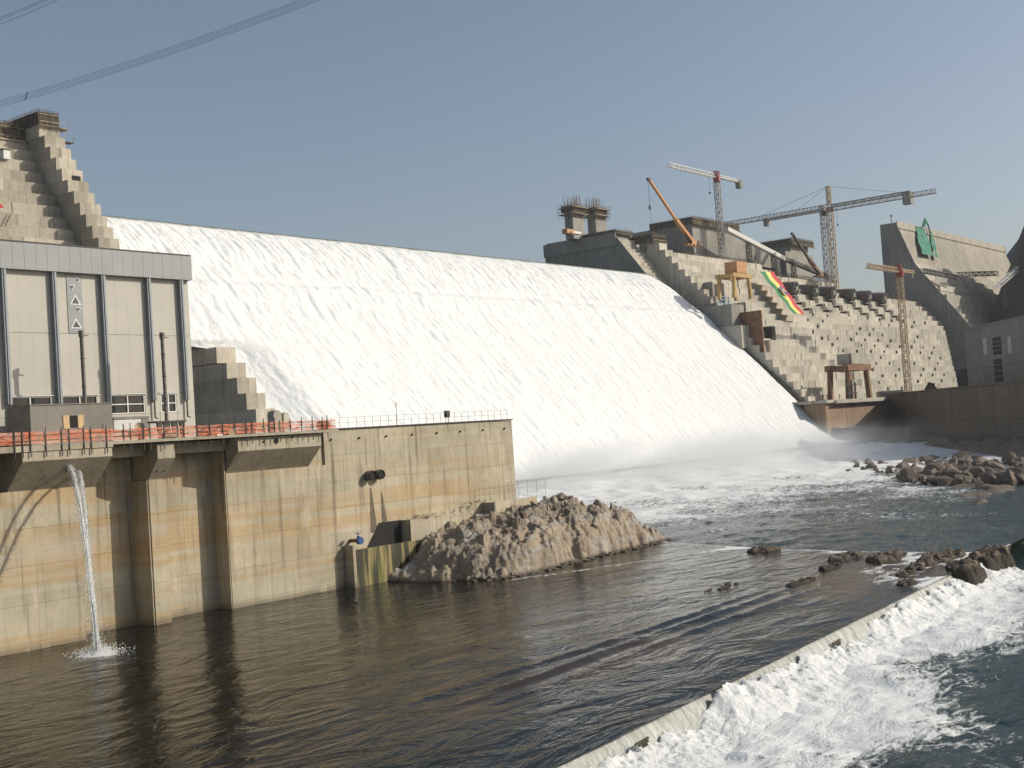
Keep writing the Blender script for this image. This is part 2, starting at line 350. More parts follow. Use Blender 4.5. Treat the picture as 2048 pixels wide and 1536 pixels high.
gridobj('falling_curtain',P,M_WEIR,True,{'lip':1-sstep(.0,.16,T)},w)['kind']='stuff'
xs=axis((-40,45,1.2),(45,148,.16)); t=np.linspace(0,1,46); X,T=np.meshgrid(xs,t,indexing='ij')
Yb=weirY(X)-.35-T*(3.4+3.6*fbm(X*.12,0*X,3,95)); f1=fbm(X*.45,Yb*.6,4,97); f2=ridge(X*1.1,Yb*1.3,3,99); big=fbm(X*.16,Yb*.1,2,98)
f3=fbm(X*2.6,Yb*2.8,3,90); hh=(.60+1.15*big*1.3+1.5*(f1-.4)*big+.45*(f2-.3)+.3*(f3-.5))*(1-T)**1.15+.35*(f1-.45)*(1-T)
P=np.stack([X,Yb+.3*(f2-.5),ZR-.15+hh*1.0-.25*T],-1)
gridobj('boiling_foam',P,M_FOAM,True,None,w)['kind']='stuff'
# spillway: reservoir lip, cascade
YC,ZCR,XL,XRW=324.0,90.4,209.3,538.0
sp=thing('spillway_cascade','broad white sheet of water pouring down the dam spillway','waterfall',(360,240,2))
xs=axis((XL,XRW+.2,.52)); back=np.array([-140,-40,-12,-5,-2.,-.8]); sl_=np.concatenate([back,np.linspace(0,127,330)])
X,S=np.meshgrid(xs,sl_,indexing='ij'); Sp=np.maximum(S,0)
L=127.0; q=Sp/L
xa=209.3+17.2*sstep(.465,.50,q); xb=521.+17.2*np.clip(q/.42,0,1); X=xa+(X-XL)/(XRW+.2-XL)*(xb-xa)
base_y=YC-(Sp*.695+3.0*sstep(.0,.12,q)+1.2*np.sin(np.clip((q-.2)/.12,0,1)*math.pi)) ; base_z=ZCR-(Sp*.715-2.6*(1-np.exp(-Sp/4.0))*np.exp(-Sp/25))
base_y=np.where(S<0,YC-S,base_y); base_z=np.where(S<0,ZCR+.15,base_z)
base_y=base_y+4.5*sstep(.45,.5,q)*(1-sstep(227,242,X))
tt=np.clip((q-.93)/.07,0,1); base_y-=9*tt**2; base_z+=4.0*tt**2
wx=X+3*(fbm(X*.04,Sp*.03,2,101)-.5)
g1=fbm(wx*.14,Sp*.035,3,103); g2=ridge(wx*.42,Sp*.035,3,105); g3=fbm(wx*.9,Sp*.10,3,107); g4=ridge(wx*.11+Sp*.015,Sp*.035,3,109)
lim=sstep(.6,7,Sp)
d=lim*(1.2*(g1-.5)+.5*(g2-.5)+.32*(g3-.5)+.14*(ridge(wx*2.0,Sp*.3,2,113)-.5)) - lim*.6*sstep(.74,1.0,g4)*sstep(.16,.34,q)*(1-sstep(.55,.8,q))
d+=lim*(1-sstep(.1,.25,q))*1.5*(ridge(wx*.7,Sp*.08,3,111)-.5)
d=d*.6*(1-.5*sstep(.25,.9,q))+lim*(1-.38*sstep(.12,.4,q))*(.8*(fbm(wx*.55,Sp*.22,4,115)-.5)+.32*(fbm(wx*1.5,Sp*.9,2,117)-.5))-.7*np.exp(-((q-.235-.02*(fbm(X*.03,X*0,2,5)-.5))/.012)**2)
edge=sstep(0,5,xb-X); d=d*edge-.8*(1-edge)*(1-sstep(.0,.02,q)*0)
P=np.stack([X,base_y-.7*d,base_z+.7*d],-1)
gridobj('falling_water',P,M_CASC,True,{'lip':(1-sstep(1.6,4.6,S+1.2*(fbm(X*.5,S*0,3,5)-.5)))},sp)['kind']='stuff'
mb=MB(); mb.prism([(240.,YC-1.5,ZCR-3),(240.,YC+30,ZCR-3),(240.,YC+30,-4),(240.,YC-80,-4)],(280,0,0)); mb.build('dam_body',C_GREY,sp)
# ------------------------------------------------------------------ left bank: tailrace wall, deck, powerhouse
DZ=19.6
tw=thing('tailrace_wall','tall ochre-stained concrete tailrace wall with piers rising from the dark pool','wall',(100,114,0))
def panels(x0,x1,z0,z1,y,nx,nz,mat,parent,th=.3,gap=.022,jit=.012):
    xs=np.linspace(x0,x1,nx+1); zs=np.linspace(z0,z1,nz+1)
    for i in range(nx):
        for k in range(nz):
            j=random.uniform(0,jit); ubox('panel',xs[i]+gap/2,xs[i+1]-gap/2,y-j,y+th,zs[k]+gap/2,zs[k+1]-gap/2,mat,parent)
ubox('core',40,90.9,116.3,121,-4,18.9,C_NEAR,tw)
ubox('core',40,71.05,112.6,116.2,-4,15.2,C_NEAR,tw)
ubox('core',80.05,81.95,113.4,116.2,-4,15.2,C_NEAR,tw)
ubox('core',90.85,143.25,114.1,120,-4,19.5,C_NEAR,tw)
panels(46,71.2,-2.9,15.3,112.3,5,5,C_NEAR,tw)
panels(71.3,79.9,-2.9,18.8,116.0,2,6,C_NEAR,tw)
panels(82.1,90.6,-2.9,18.8,116.0,2,6,C_NEAR,tw)
panels(80.0,82.0,-2.9,15.3,113.1,1,5,C_NEAR,tw)
panels(90.7,106.1,-2.9,15.3,113.7,3,5,C_NEAR,tw)
panels(106.1,143.4,-2.9,19.55,113.8,8,7,C_NEAR,tw)
ubox('pier_edge',71.06,71.3,112.5,116.2,-4,15.25,C_NEAR,tw); ubox('pier_edge',79.8,79.98,113.2,116.2,-4,15.25,C_NEAR,tw); ubox('pier_edge',90.55,90.68,113.75,116.2,-4,18,C_NEAR,tw)
def corbel(x0,x1,yf,yw,zb=15.3,zm=18.0,zt=19.25,parent=tw):
    return MB().prism([(x0,yw,zb),(x0,yf,zm),(x0,yf,zt),(x0,yw+4,zt),(x0,yw+4,zb)],(x1-x0,0,0)).build('corbel',C_TOP,parent)
corbel(63.6,73.3,109.4,112.6,15.1,18.1,18.95); corbel(80.1,82.3,111.4,113.5,15.1,17.5,19.05); corbel(90.9,103.5,111.5,114.0,15.3,17.7,19.15); corbel(44,55,109.4,112.6,15.1,18.1,18.95)
for a,b in ((73.3,80.1),(82.3,90.9)): ubox('edge_beam',a+.003,b-.003,113.3,116.5,17.9,19.1,C_TOP,tw)
ubox('coping',106.2,143.5,113.6,120,19.57,19.72,M_DKSTEEL,tw)
dk=tag(ubox('deck',40,105.9,110.9,330,19.28,DZ,C_TOP),kind='structure')
ubox('deck_nose',55,73.4,109.3,110.9,19.0,DZ-.02,C_TOP,tw)
# drain holes and pipes in the corbels
for x,z_,r in ((94.6,18.6,.14),(96.5,18.65,.34),(99,18.95,.13)): MB().tube((x,111.42,z_),(x,111.6,z_),r,n=14).build('drain_hole',M_SHADE_RUBBER,tw)
for x in (92.4,94,95.6,98.6,100.6,103): MB().tube((x,112.75,16.55),(x,112.95,16.7),.13,n=8).build('drain_hole',M_SHADE_RUBBER,tw)
for x in (80.7,81.6): MB().tube((x,112.5,16.15),(x,112.7,16.3),.11,n=8).build('drain_hole',M_SHADE_RUBBER,tw)
pipes=[]
for px,py,Y,r in ((103,925,110.2,.42),(90,947,111.0,.34),(137,934,110.4,.40),(157,944,110.7,.36),(199,921,110.2,.40),(149,913,109.6,.25)):
    c=onY(px,py,Y); c[1]=Y
    b=MB().tube(c,c+np.array([0,1.6,.2]),r,n=16,cap=False); b.tube(c+np.array([0,.06,0]),c+np.array([0,.1,0]),r*.96,n=16); ob=b.build('outlet_pipe',M_DKSTEEL,tw); pipes.append((c,r))
# twin outlets on the long wall, with stains below
for px,py in ((740,951),(758,949)):
    c=onY(px,py,113.3)
    p_=MB().tube(c+np.array([0,-.55,0]),c+np.array([0,.7,0]),.58,n=24,cap=False).tube(c+np.array([0,-.25,0]),c+np.array([0,.0,0]),.66,n=24).build('outlet_pipe',M_PIPE,tw)
    MB().tube(c+np.array([0,-.42,0]),c+np.array([0,-.40,0]),.54,n=24).build('pipe_mouth',M_SHADE_RUBBER,p_)
for k in range(8): MB().tube((107.2+4.9*k,113.6,18.35),(107.2+4.9*k,113.82,18.35),.13,n=10).build('drain_hole',M_SHADE_RUBBER,tw)
# stain plates are wear on the wall: thin damp films
M_DAMP=plain('damp_stain',(.11,.085,.05),.6,0,.3,2)
for px,y0,y1,w_ in ((741,975,1065,.9),(763,985,1050,.7)):
    a=onY(px,y0,113.76);b_=onY(px+6,y1,113.76)
    MB().prism([(a[0]-.1,113.775,a[2]),(a[0]+.15,113.775,a[2]),(b_[0]+w_*.9,113.775,b_[2]),(b_[0]-w_*.55,113.775,b_[2])],(0,.02,0)).build('damp_stain',M_DAMP,tw)
# culvert recess with algae basin, buttress block, valve
cu=thing('algae_basin','green-streaked concrete basin at the foot of the wall below a dark culvert','basin',(115,111,0))
m=NT('algae_concrete'); a=m.noise(m.scale(m.pos,2.2,2.2,.12),1,5,.65); b=m.noise(m.scale(m.pos,1.1,1.1,.05),1,3)
col=m.mix(m.ramp(a,.42,.6),(.30,.23,.10),(.09,.11,.02)); col=m.mix(m.ramp(b,.44,.58),col,(.03,.027,.012)); m.col(col); m.b.inputs['Roughness'].default_value=.6; m.bump(a,.4,.1); M_ALGAE=m.m
A0=onZ(713,1175,0); yb=A0[1]
MB().box(108.3,108.3+.45,yb,113.7,-3,5.15).build('side_wall',C_NEAR,cu)
MB().box(108.76,121.2,yb,yb+.5,-3,4.55).build('front_wall',M_ALGAE,cu)
MB().box(108.76,121.1,yb+.5,113.75,3.9,4.2).build('basin_water',M_POOL,cu)
MB().prism([(114.7,113.77,7.35),(118.75,113.77,7.35),(118.75,113.77,4.25),(112.2,113.77,4.25)],(0,-.02,0)).build('culvert_mouth_shade',M_SHADE_RUBBER,cu)  # flat black shape: the opening and its shadow painted as one
bt=thing('buttress','pale concrete buttress between the culvert and the rocky islet','wall',(124,111,0))
for i,(x0,x1) in enumerate(((118.9,122.6),(122.63,126.4))):
    MB().hexa([(x0,yb+.05,-3),(x1,yb+.05+i*.1,-3),(x1,113.75,-3),(x0,113.75,-3),(x0,yb+.05,7.3),(x1,yb+.05+i*.1,7.2),(x1,113.75,7.2),(x0,113.75,7.3)]).build('panel',C_NEAR,bt)
v=thing('blue_valve','small blue gate valve with handwheel on a stub pipe above the basin','valve',(109.4,112.6,5))
c=np.array([109.5,112.4,5.65])
MB().tube(c+[0,-.5,0],c+[0,1.3,0],.24,n=14).build('stub_pipe',M_RUST,v); MB().tube(c+[0,-.55,0],c+[0,-.2,0],.48,n=16).tube(c+[-.0,-.1,-.35],c+[0,-.1,.55],.30,.18,n=12).build('body',M_BLUE,v)
MB().tube(c+[0,-.1,.5],c+[0,-.1,.95],.06,n=8).tube(c+[0,-.1,.92],c+[0,-.1,.97],.42,n=16).build('handwheel',M_BLUE,v)
# railing on the long wall
rl=thing('wall_railing','thin steel tube railing along the top of the long stained wall','railing',(125,114.2,19.7))
for i in range(26):
    x=106.5+i*(36.6/25); MB().bar((x,114.3,19.72),(x,114.3,21.05),.035).build('post',M_GSTEEL,rl)
for z_ in (20.4,21.05): MB().bar((106.3,114.3,z_),(143.2,114.3,z_+.03),.032).build('rail',M_GSTEEL,rl)
pm=thing('marker_pole','thin pole with yellow tip standing on the long wall','pole',(120.3,114.8,19.72)); MB().tube((120.3,114.8,19.72),(120.3,114.8,22.0),.035,n=6).build('pole',M_DKSTEEL,pm); MB().tube((120.3,114.8,22.0),(120.3,114.8,22.75),.06,n=6).build('tip',M_YELLOW,pm)
bx=thing('control_box','dark metal control box on legs beside the wall railing','box',(130.5,114.9,19.72)); MB().box(130.1,130.8,114.6,115.1,20.4,21.35).build('cabinet',M_DKSTEEL,bx)
for dx in (130.15,130.75): MB().bar((dx,114.85,19.72),(dx,114.85,20.4),.06).build('leg',M_DKSTEEL,bx)
tb=thing('cable_drum','black rubber hose drum lying at the end of the orange fence','drum',(107.2,114.8,19.72)); MB().tube((106.6,115,20.25),(107.9,115,20.25),.55,n=18).build('drum',M_SHADE_RUBBER,tb)
# small railing and low wall by the islet
lw=thing('landing_wall','low pale concrete landing wall on top of the islet','wall',(137,112,8)); ubox('front_slab',135.6,145.2,111.4,112.0,3.0,8.2,C_NEAR,lw); ubox('side_slab',135.3,135.58,111.4,115.5,3.0,8.15,C_GREY,lw)
r2=thing('landing_railing','spindly steel railing beyond the end of the long wall','railing',(143,113,8.7))
for i in range(8): MB().bar((134.5+i*2.2,113.3,8.2),(134.5+i*2.2,113.3,10.6),.035).build('post',M_GSTEEL,r2)
for z_ in (9.6,10.5): MB().bar((134.5,113.3,z_),(150,113.3,z_),.03).build('rail',M_GSTEEL,r2)
# orange safety fence
m=NT('orange_mesh'); n=m.noise(m.scale(m.pos,1.2,1.2,5),1,4,.7); n2=m.noise(m.scale(m.pos,.35,.35,1.2),1,3)
m.col(m.mix(m.ramp(n2,.42,.62),(.58,.15,.06),(.60,.34,.25))); m.b.inputs['Roughness'].default_value=.7
tr=m.n('ShaderNodeBsdfTransparent'); mx=m.n('ShaderNodeMixShader'); m.l(m.ramp(n,.36,.58,.75,.02),mx.inputs[0]); m.l(m.b.outputs[0],mx.inputs[1]); m.l(tr.outputs[0],mx.inputs[2]); m.l(mx.outputs[0],m.out.inputs[0]); M_MESH=m.m
def fence(x0,x1,y,label,faded):
    t=thing('safety_fence',label,'fence',((x0+x1)/2,y,DZ))
    xs=np.linspace(x0,x1,int((x1-x0)/.18)); bands=((.12,1.28),) if not faded else ((.1,.5),(.55,.86),(.92,1.2))
    for b0,b1 in bands:
        zs=np.linspace(b0,b1,5); Xg,Zg=np.meshgrid(xs,zs,indexing='ij')
        P=np.stack([Xg,y-.05+.13*(fbm(Xg*.8,Zg*2,3,7)-.5),DZ+Zg+.09*(fbm(Xg*.5,Zg*0+b0*9,3,8)-.5)],-1); gridobj('mesh_band',P,M_MESH,True,None,t)
    x=x0
    while x<x1: 
        MB().bar((x,y-.12,DZ-1.15),(x,y-.12,DZ+1.55+random.uniform(-.15,.25)),.075).build('post',M_DKSTEEL,t); x+=random.choice((1.6,1.75,.8,1.7))
    for z_ in (.45,.95): MB().bar((x0,y-.1,DZ+z_),(x1,y-.1,DZ+z_),.03).build('rail',M_DKSTEEL,t)
fence(52,73.4,109.35,'bright orange plastic safety mesh on dark posts in front of the grey hut',False)
fence(73.5,105.7,111.2,'faded torn orange safety mesh on dark posts along the deck edge',True)
# hut, dish, mixed deck gear
h=thing('site_hut','plain grey rendered hut with a plywood-framed window on the deck','hut',(75,120,DZ))
MB().box(70.3,80.0,119,123.5,DZ,23.86).build('wall',C_HUT,h); MB().box(70.2,80.1,118.9,123.6,23.862,23.96).build('roof',C_HUT,h)
MB().box(74.0,74.72,118.93,118.99,21.3,22.72).build('window_board',M_PLY,h); MB().box(75.72,76.42,118.93,118.99,21.3,22.72).build('window_board',M_PLY,h); MB().box(74.725,75.715,118.95,118.99,21.4,22.66).build('window',M_SHADE_RUBBER,h)
ds=thing('satellite_dish','round pale satellite dish on a short stand by the hall window','dish',(83.9,119.6,DZ))
b=MB()
ctr=Vector((83.7,119.4,21.15)); ax=Vector((-.45,-.85,.3)).normalized(); a_=ax.cross(Vector((0,0,1))).normalized(); b_=a_.cross(ax)
P=np.array([[ctr+ax*(.18*(r/.55)**2-.15)+(a_*math.cos(t)+b_*math.sin(t))*r for t in np.linspace(0,2*math.pi,19)] for r in np.linspace(.02,.55,6)]); gridobj('reflector',P,M_TIMB2,True,None,ds)
MB().box(83.75,84.2,119.5,119.9,DZ,20.9).build('stand',M_DKSTEEL,ds); MB().bar(ctr,ctr+ax*.5,.04).build('feed_arm',M_DKSTEEL,ds)
def vent(x,y,zt,zb,label,base):
    t=thing('vent_stack',label,'pipe',(x,y,DZ))
    MB().tube((x,y,zb),(x,y,zt-.5),.21,n=14).build('pipe',M_PIPE,t); MB().tube((x,y,zt-.7),(x,y,zt),.30,n=14).build('cap',M_PIPE,t); MB().bar((x,y,zt-.55),(x+.9,y,zt-.55),.09).build('arm',M_DKSTEEL,t)
    for k in range(1,4): MB().tube((x,y,zb+(zt-zb)*k/4),(x,y,zb+(zt-zb)*k/4+.08),.27,n=14).build('flange',M_DKSTEEL,t)
    if base:
        MB().box(x-2.0,x+2.1,y-.9,y+.9,21.55,21.75).build('platform',M_DKSTEEL,t)
        for dx in (-1.5,-.6,.5,1.6): MB().hexa([(x+dx-.12,y-.8,DZ),(x+dx+.12,y-.8,DZ),(x+dx+.12,y-.5,DZ),(x+dx-.12,y-.5,DZ),(x+dx-.35,y-.8,21.55),(x+dx+.35,y-.8,21.55),(x+dx+.35,y-.5,21.55),(x+dx-.35,y-.5,21.55)]).build('leg',M_DKSTEEL,t)
        for dx in (-1.2,1.2): MB().bar((x+dx,y-.5,21.75),(x+dx,y-.5,22.75),.05).build('rail_post',M_GSTEEL,t)
        MB().bar((x-1.2,y-.5,22.7),(x+1.2,y-.5,22.7),.05).build('rail',M_GSTEEL,t)
        MB().tube((x,y-.1,DZ),(x,y-.1,21.55),.30,n=12).build('riser',M_PIPE,t)
vent(78.0,121,32.0,DZ,'slim grey vent stack rising behind the grey hut',False)
vent(88.5,121,32.0,21.7,'slim grey vent stack on a dark trestle platform by the hall window',True)
for i,(x,s) in enumerate(((85.6,.5),(86.3,.35),(91.5,.45),(92.6,.4),(94.4,.5))):
    t=thing('site_pump',['squat dark pump by the hall wall under the dish','coil of dark hose near the trestle platform','low rusty pump set near the training wall','bent white hose stub on the deck edge','heap of pale sandbags behind the faded mesh'][i],'equipment',(x,117,DZ))
    mt=[M_DKSTEEL,M_DKSTEEL,M_RUST,M_WHITE,M_TIMB2][i]; MB().tube((x-s,117,DZ+s*.8),(x+s,117,DZ+s*.8),s*.7,n=12).build('body',mt,t); MB().box(x-s,x+s,116.7,117.4,DZ,DZ+s*.5).build('base',mt,t); MB().tube((x,117,DZ+s),(x+.1,117,DZ+s*2.2),s*.25,n=8).build('stub',mt,t)
# ------------------------------------------------------------------ powerhouse hall
ph=thing('powerhouse_hall','beige clad powerhouse hall with grey fascia and triangle emblem','building',(80,126,DZ))
PIL=[47.0,53.2,59.4,65.65,71.9,77.9,84.15,90.35,95.05]
ubox('core',41,96.3,126.35,158,DZ,41.9,M_CLAD,ph)
WIN=[(71.98,77.1),(78.35,82.9),(84.6,89.2),(91.5,93.7),(65.9,70.5)]
x0=41
edges=[41]+[p+.25 for p in PIL]+[96.36]
for a,b in zip(edges[:-1],edges[1:]):
    n=max(1,int(round((b-a)/1.55))); xx=np.linspace(a,b,n+1)
    for i in range(n):
        ubox('cladding_panel',xx[i]+.004,xx[i+1]-.004,126+random.uniform(0,.006),126.33,32.24,39.1,M_CLAD,ph); ubox('cladding_panel',xx[i]+.004,xx[i+1]-.004,126+random.uniform(0,.006),126.33,25.35,32.2,M_CLAD,ph)
# lower wall between the windows
segs=[];cur=41
for a,b in sorted(WIN): segs.append((cur,a-.06)); cur=b+.06
segs.append((cur,96.36))
for a,b in segs: ubox('lower_wall',a,b,126.0,126.34,22.9,25.31,M_CLAD,ph)
ubox('lower_wall',41,96.36,126.01,126.34,DZ,22.88,M_CLAD,ph)
for a,b in WIN:
    fr=MB(); zb,zt=22.95,25.15
    for bb in ((a,b,zb,zb+.1),(a,b,zt-.1,zt),(a,a+.1,zb+.1,zt-.1),(b-.1,b,zb+.1,zt-.1)): fr.box(bb[0],bb[1],126.02,126.2,bb[2],bb[3])
    k=2; xm=(a+b)/2; fr.box(xm-.06,xm+.06,126.04,126.18,zb+.1,zt-.1); fr.box(a+.1,xm-.06,126.05,126.17,24.0,24.1); fr.box(xm+.06,b-.1,126.05,126.17,24.0,24.1)
    wo=fr.build('window',M_WHITE,ph)
    for xa,xb in ((a+.1,xm-.06),(xm+.06,b-.1)):
        for za,zc in ((zb+.1,24.0),(24.1,zt-.1)): MB().box(xa,xb,126.20,126.24,za,zc).build('pane',M_BLACKGLASS,wo)
    MB().box(a-.25,b+.25,125.85,126.0,25.2,25.3).build('lintel',M_WHITE,wo)
# corrugated infill and frame under the third window
inf=MB()
for i in range(18): inf.box(84.9+i*.2,85.0+i*.2,125.86,125.99,20.9,22.2)
inf.box(84.8,88.5,125.9,125.985,20.85,22.25); inf.build('corrugated_infill',M_WHITE,ph)
MB().box(84.7,89.6,125.8,125.98,22.3,22.6).box(84.7,89.6,125.8,125.98,20.4,20.8).box(88.55,89.6,125.82,125.99,20.85,22.25).build('infill_frame',C_HUT,ph)
n=40; xx=np.linspace(41,96.45,n+1)
for i in range(n): ubox('fascia_panel',xx[i]+.012,xx[i+1]-.012,125.3+random.uniform(0,.012),126.3,39.08,42.05,M_FASC,ph)
ubox('roof_trim',41,96.5,125.25,158,42.06,42.2,M_DKSTEEL,ph); ubox('fascia_end',96.46,96.6,125.3,150,39.1,42.04,M_CLAD,ph)
for p in PIL:
    b=MB(); b.box(p-.26,p-.09,125.45,126.0,24.35,39.07); b.box(p-.07,p+.08,125.35,126.0,24.3,39.07); b.box(p+.10,p+.24,125.45,126.0,24.35,39.07); pi=b.build('pilaster',M_FASC2,ph)
    MB().bar((p,125.7,24.3),(p,125.7,22.3),.14).bar((p+.02,125.7,22.35),(p+.25,125.5,22.2),.14).build('downpipe',M_DKSTEEL,pi)
MB().box(79.66,81.56,125.94,125.995,32.26,38.95).build('emblem_strip',M_FASC,ph)
for tri in [[(81.0,38.79),(80.6,38.16),(81.4,38.16)],[(79.93,37.76),(80.69,37.76),(80.31,37.13)],[(80.66,36.69),(79.95,35.51),(81.37,35.51)],[(80.59,35.24),(81.35,35.24),(80.97,34.62)],[(80.6,33.98),(79.88,32.81),(81.32,32.81)]]:
    c=np.mean(tri,0); e=MB().prism([(c[0]+(x-c[0])*1.0,125.93,c[1]+(z_-c[1])*1.0) for x,z_ in tri],(0,-.03,0)).build('emblem_triangle',M_WHITE,ph)
    MB().prism([(c[0]+(x-c[0])*.66,125.885,c[1]+(z_-c[1])*.66) for x,z_ in tri],(0,-.02,0)).build('triangle_fill',M_TRI,e)
# ------------------------------------------------------------------ left dam: stepped courses + training wall
ld=thing('stepped_dam','stepped concrete dam shoulder above the powerhouse hall roof','dam',(180,320,20))
lt=thing('training_wall','stair-stepped concrete spillway wall capped with timber formwork','wall',(205,310,20))
HS=3.74
ztop=116.8
for k in range(24):
    zt=ztop-HS*k; yw=330.3-2.70*k if k<11 else 330.3-2.70*10-3.0*(k-10); yf=yw+9.0
    if zt<30: break
    # dam shoulder blocks
    if k>=1:
        x=60.
        while x<202.4:
            L=random.choice((9.,11.,13.,10.)); x1=min(x+L,202.45)
            if x1>150: ubox('block',x+.05,x1-.05,yf+random.uniform(-.12,.12),yf+16,zt-HS+.05,zt,C_DAM,ld)
            x=x1
    if k<11:
        ubox('block',202.5,206.0,yw+random.uniform(-.05,.05),yw+26,zt-HS+.04,zt,C_DAM,lt); ubox('block',206.04,209.2,yw+random.uniform(-.05,.05),yw+26,zt-HS+.04,zt,C_DAM,lt)
        if k==4: ubox('pocket_shade_plate',205.6,208.4,yw-.08,yw+.5,zt-HS+.6,zt-1.7,M_SHADE_RUBBER,lt)  # black plate painting the shade of a hole in the block
for i,(Y_,z_) in enumerate(((281.5,51),(277,46.4),(273,41.7),(268.9,37.3),(265.5,32.8),(261.9,28.3))):
    if i==0: continue
    xs_=(220.2,224.3,226.9)
    for a,b in zip(xs_[:-1],xs_[1:]): ubox('block',a+.03,b-.03,Y_+random.uniform(-.04,.04),Y_+40,z_-4.45,z_,C_DAM,lt)
ubox('block',220.3,226.8,262.5,300,15,24,C_DAM,lt)
for i,px in enumerate((556,574)):   # arched concrete segments
    c=onY(px,848,240); hgt=onY(px,820+5*i,240)[2]-DZ; w_=1.25-.3*i
    poly=[(c[0]-w_,240,DZ)]+[(c[0]+w_*math.cos(t),240,DZ+hgt-w_+w_*math.sin(t)) for t in np.linspace(math.pi,0,11)]+[(c[0]+w_,240,DZ)]
    t=thing('arch_segment',['tall round-topped ribbed concrete segment beside the stepped wall','smaller round-topped concrete segment leaning by its taller twin'][i],'segment',(c[0],240,DZ)); MB().prism(poly,(0,2.4,0)).build('shell',C_DAM,t)
    for q in range(4): MB().prism([(p[0],239.96-.0,p[2]) for p in [(c[0]-w_*.7,0,DZ+.8+q*1.0),(c[0]+w_*.7,0,DZ+.5+q*1.0),(c[0]+w_*.7,0,DZ+.6+q*1.0),(c[0]-w_*.7,0,DZ+.9+q*1.0)]],(0,.05,0)).build('rib',C_GREY,t)
def formwork(name,label,x0,x1,y0,y1,z0,h,parent=None,dens=1.0,brace=True):
    t=thing(name,label,'formwork',((x0+x1)/2,y0,z0))
    b=MB(); n=int((x1-x0)/.55*dens)
    for i in range(n+1):
        x=x0+(x1-x0)*i/max(1,n); b.bar((x,y0-.1,z0-.3),(x+random.uniform(-.1,.1),y0-.1,z0+h+random.choice((0,.1,.2,.9 if random.random()<.2 else .1))),.16)
    n2=int((y1-y0)/.8*dens)
    for i in range(n2+1):
        y=y0+(y1-y0)*i/max(1,n2); b.bar((x0-.1,y,z0-.4),(x0-.1,y,z0+h+random.uniform(0,.3)),.16)
    o_=b.build('studs',M_WOOD,t); o_['kind']='stuff'
    MB().box(x0,x1,y0,y0+.12,z0-.2,z0+h*.85).build('shutter_panel',M_WOOD,t); MB().box(x0,x0+.12,y0+.12,y1,z0-.2,z0+h*.85).build('shutter_panel',M_WOOD,t)
    for z_ in (z0+h*.25,z0+h*.7): MB().bar((x0,y0-.25,z_),(x1,y0-.25,z_),.16).build('waler',M_TIMB2,t)
    if brace:
        MB().box(x0-.3,x1+.6,y0-1.3,y0-.2,z0-.35,z0-.25).build('walkway',M_TIMB2,t)
        b=MB()
        for i in range(int((x1-x0)/2)+1):
            x=x0+i*2.; b.bar((x,y0-1.2,z0-.3),(x,y0-.15,z0-1.6),.1); b.bar((x,y0-1.25,z0-.3),(x,y0-1.25,z0+.8),.07)
        b.bar((x0,y0-1.25,z0+.75),(x1+.6,y0-1.25,z0+.75),.07); b.build('bracket_rail',M_TIMB2,t)['kind']='stuff'
    return t
formwork('wall_formwork','dark timber formwork with walkways crowning the stepped spillway wall',202.6,209.1,330.4,352,116.9,4.6)
f2=formwork('shoulder_formwork','long dark timber formwork on the dam shoulder behind the hall',172,202.2,337.5,352,112.8,5.6)
t=thing('access_platform','small braced timber platform jutting from the top of the spillway wall','platform',(211,331,115)); MB().box(209.3,212.4,330,334,116.6,116.8).build('boards',M_TIMB2,t); MB().bar((212.3,330.2,116.7),(209.4,330.2,113),.15).build('strut',M_TIMB2,t); MB().bar((209.3,330,118.2),(212.6,330,118.9),.12).bar((212.3,330,116.8),(212.3,330,118.9),.12).build('handrail',M_TIMB2,t); MB().box(209.3,212.8,328.5,331,112.3,112.5).bar((212.6,328.6,112.4),(212.9,328.6,114),.12).build('lower_boards',M_WOOD,t)
# ladder and red banner at the picture's left on the shoulder
t=thing('site_ladder','leaning steel ladder against the dam shoulder beside a red flag','ladder',onY(8,450,318)); A=onY(2,452,313);B=onY(14,428,315)
for dx in (0,1.1): MB().bar(A+[dx,0,0],B+[dx,0,0],.14).build('stringer',M_DKSTEEL,t)
for k in range(6): q=A+(B-A)*k/5.; MB().bar(q,q+[1.1,0,0],.1).build('rung',M_DKSTEEL,t)
t=thing('red_flag','red cloth flag hanging above the hall roof edge','flag',onY(0,412,316)); a=onY(-14,388,316);b=onY(8,416,316); c=onY(-14,416,316); MB().prism([tuple(a),tuple(b),tuple(c)],(0,.05,0)).build('cloth',M_RED,t)
t=thing('electric_cabinet','small pale cabinet with dark lid standing on a dam step','box',onY(10,318,331)); a=onY(4,318,331); MB().box(a[0],a[0]+2.0,330,332,a[2],a[2]+2.6).build('cabinet',M_CWHITE,t); MB().box(a[0]-.3,a[0]+2.3,329.8,332.2,a[2]+2.6,a[2]+2.9).build('lid',M_DKSTEEL,t)
# ------------------------------------------------------------------ right bank
def wallY(z): return 246.0+.90*(z-17.)
rw=thing('training_wall','stair-stepped concrete wall closing the far side of the spillway','wall',(525,270,0))
zt=107.0; k=0
while zt>4:
    y=wallY(zt-HS/2)
    ubox('block',XRW+.05,XRW+3.6,y+random.uniform(-.1,.1),y+34,zt-HS+.04,zt,C_DAMR,rw); ubox('block',XRW+3.64,XRW+7.5,y+.05+random.uniform(-.1,.1),y+34,zt-HS+.04,zt,C_DAMR,rw)
    zt-=HS; k+=1
cw_=thing('chute_wall','smooth dark sloping side wall between the waterfall and the far steps','wall',(537,270,0)); MB().prism([(536.4,308.5,66),(536.4,240.,2.),(536.4,236.,6.5),(536.4,304.,71.)],(1.5,0,0)).build('slab',C_DARK,cw_)
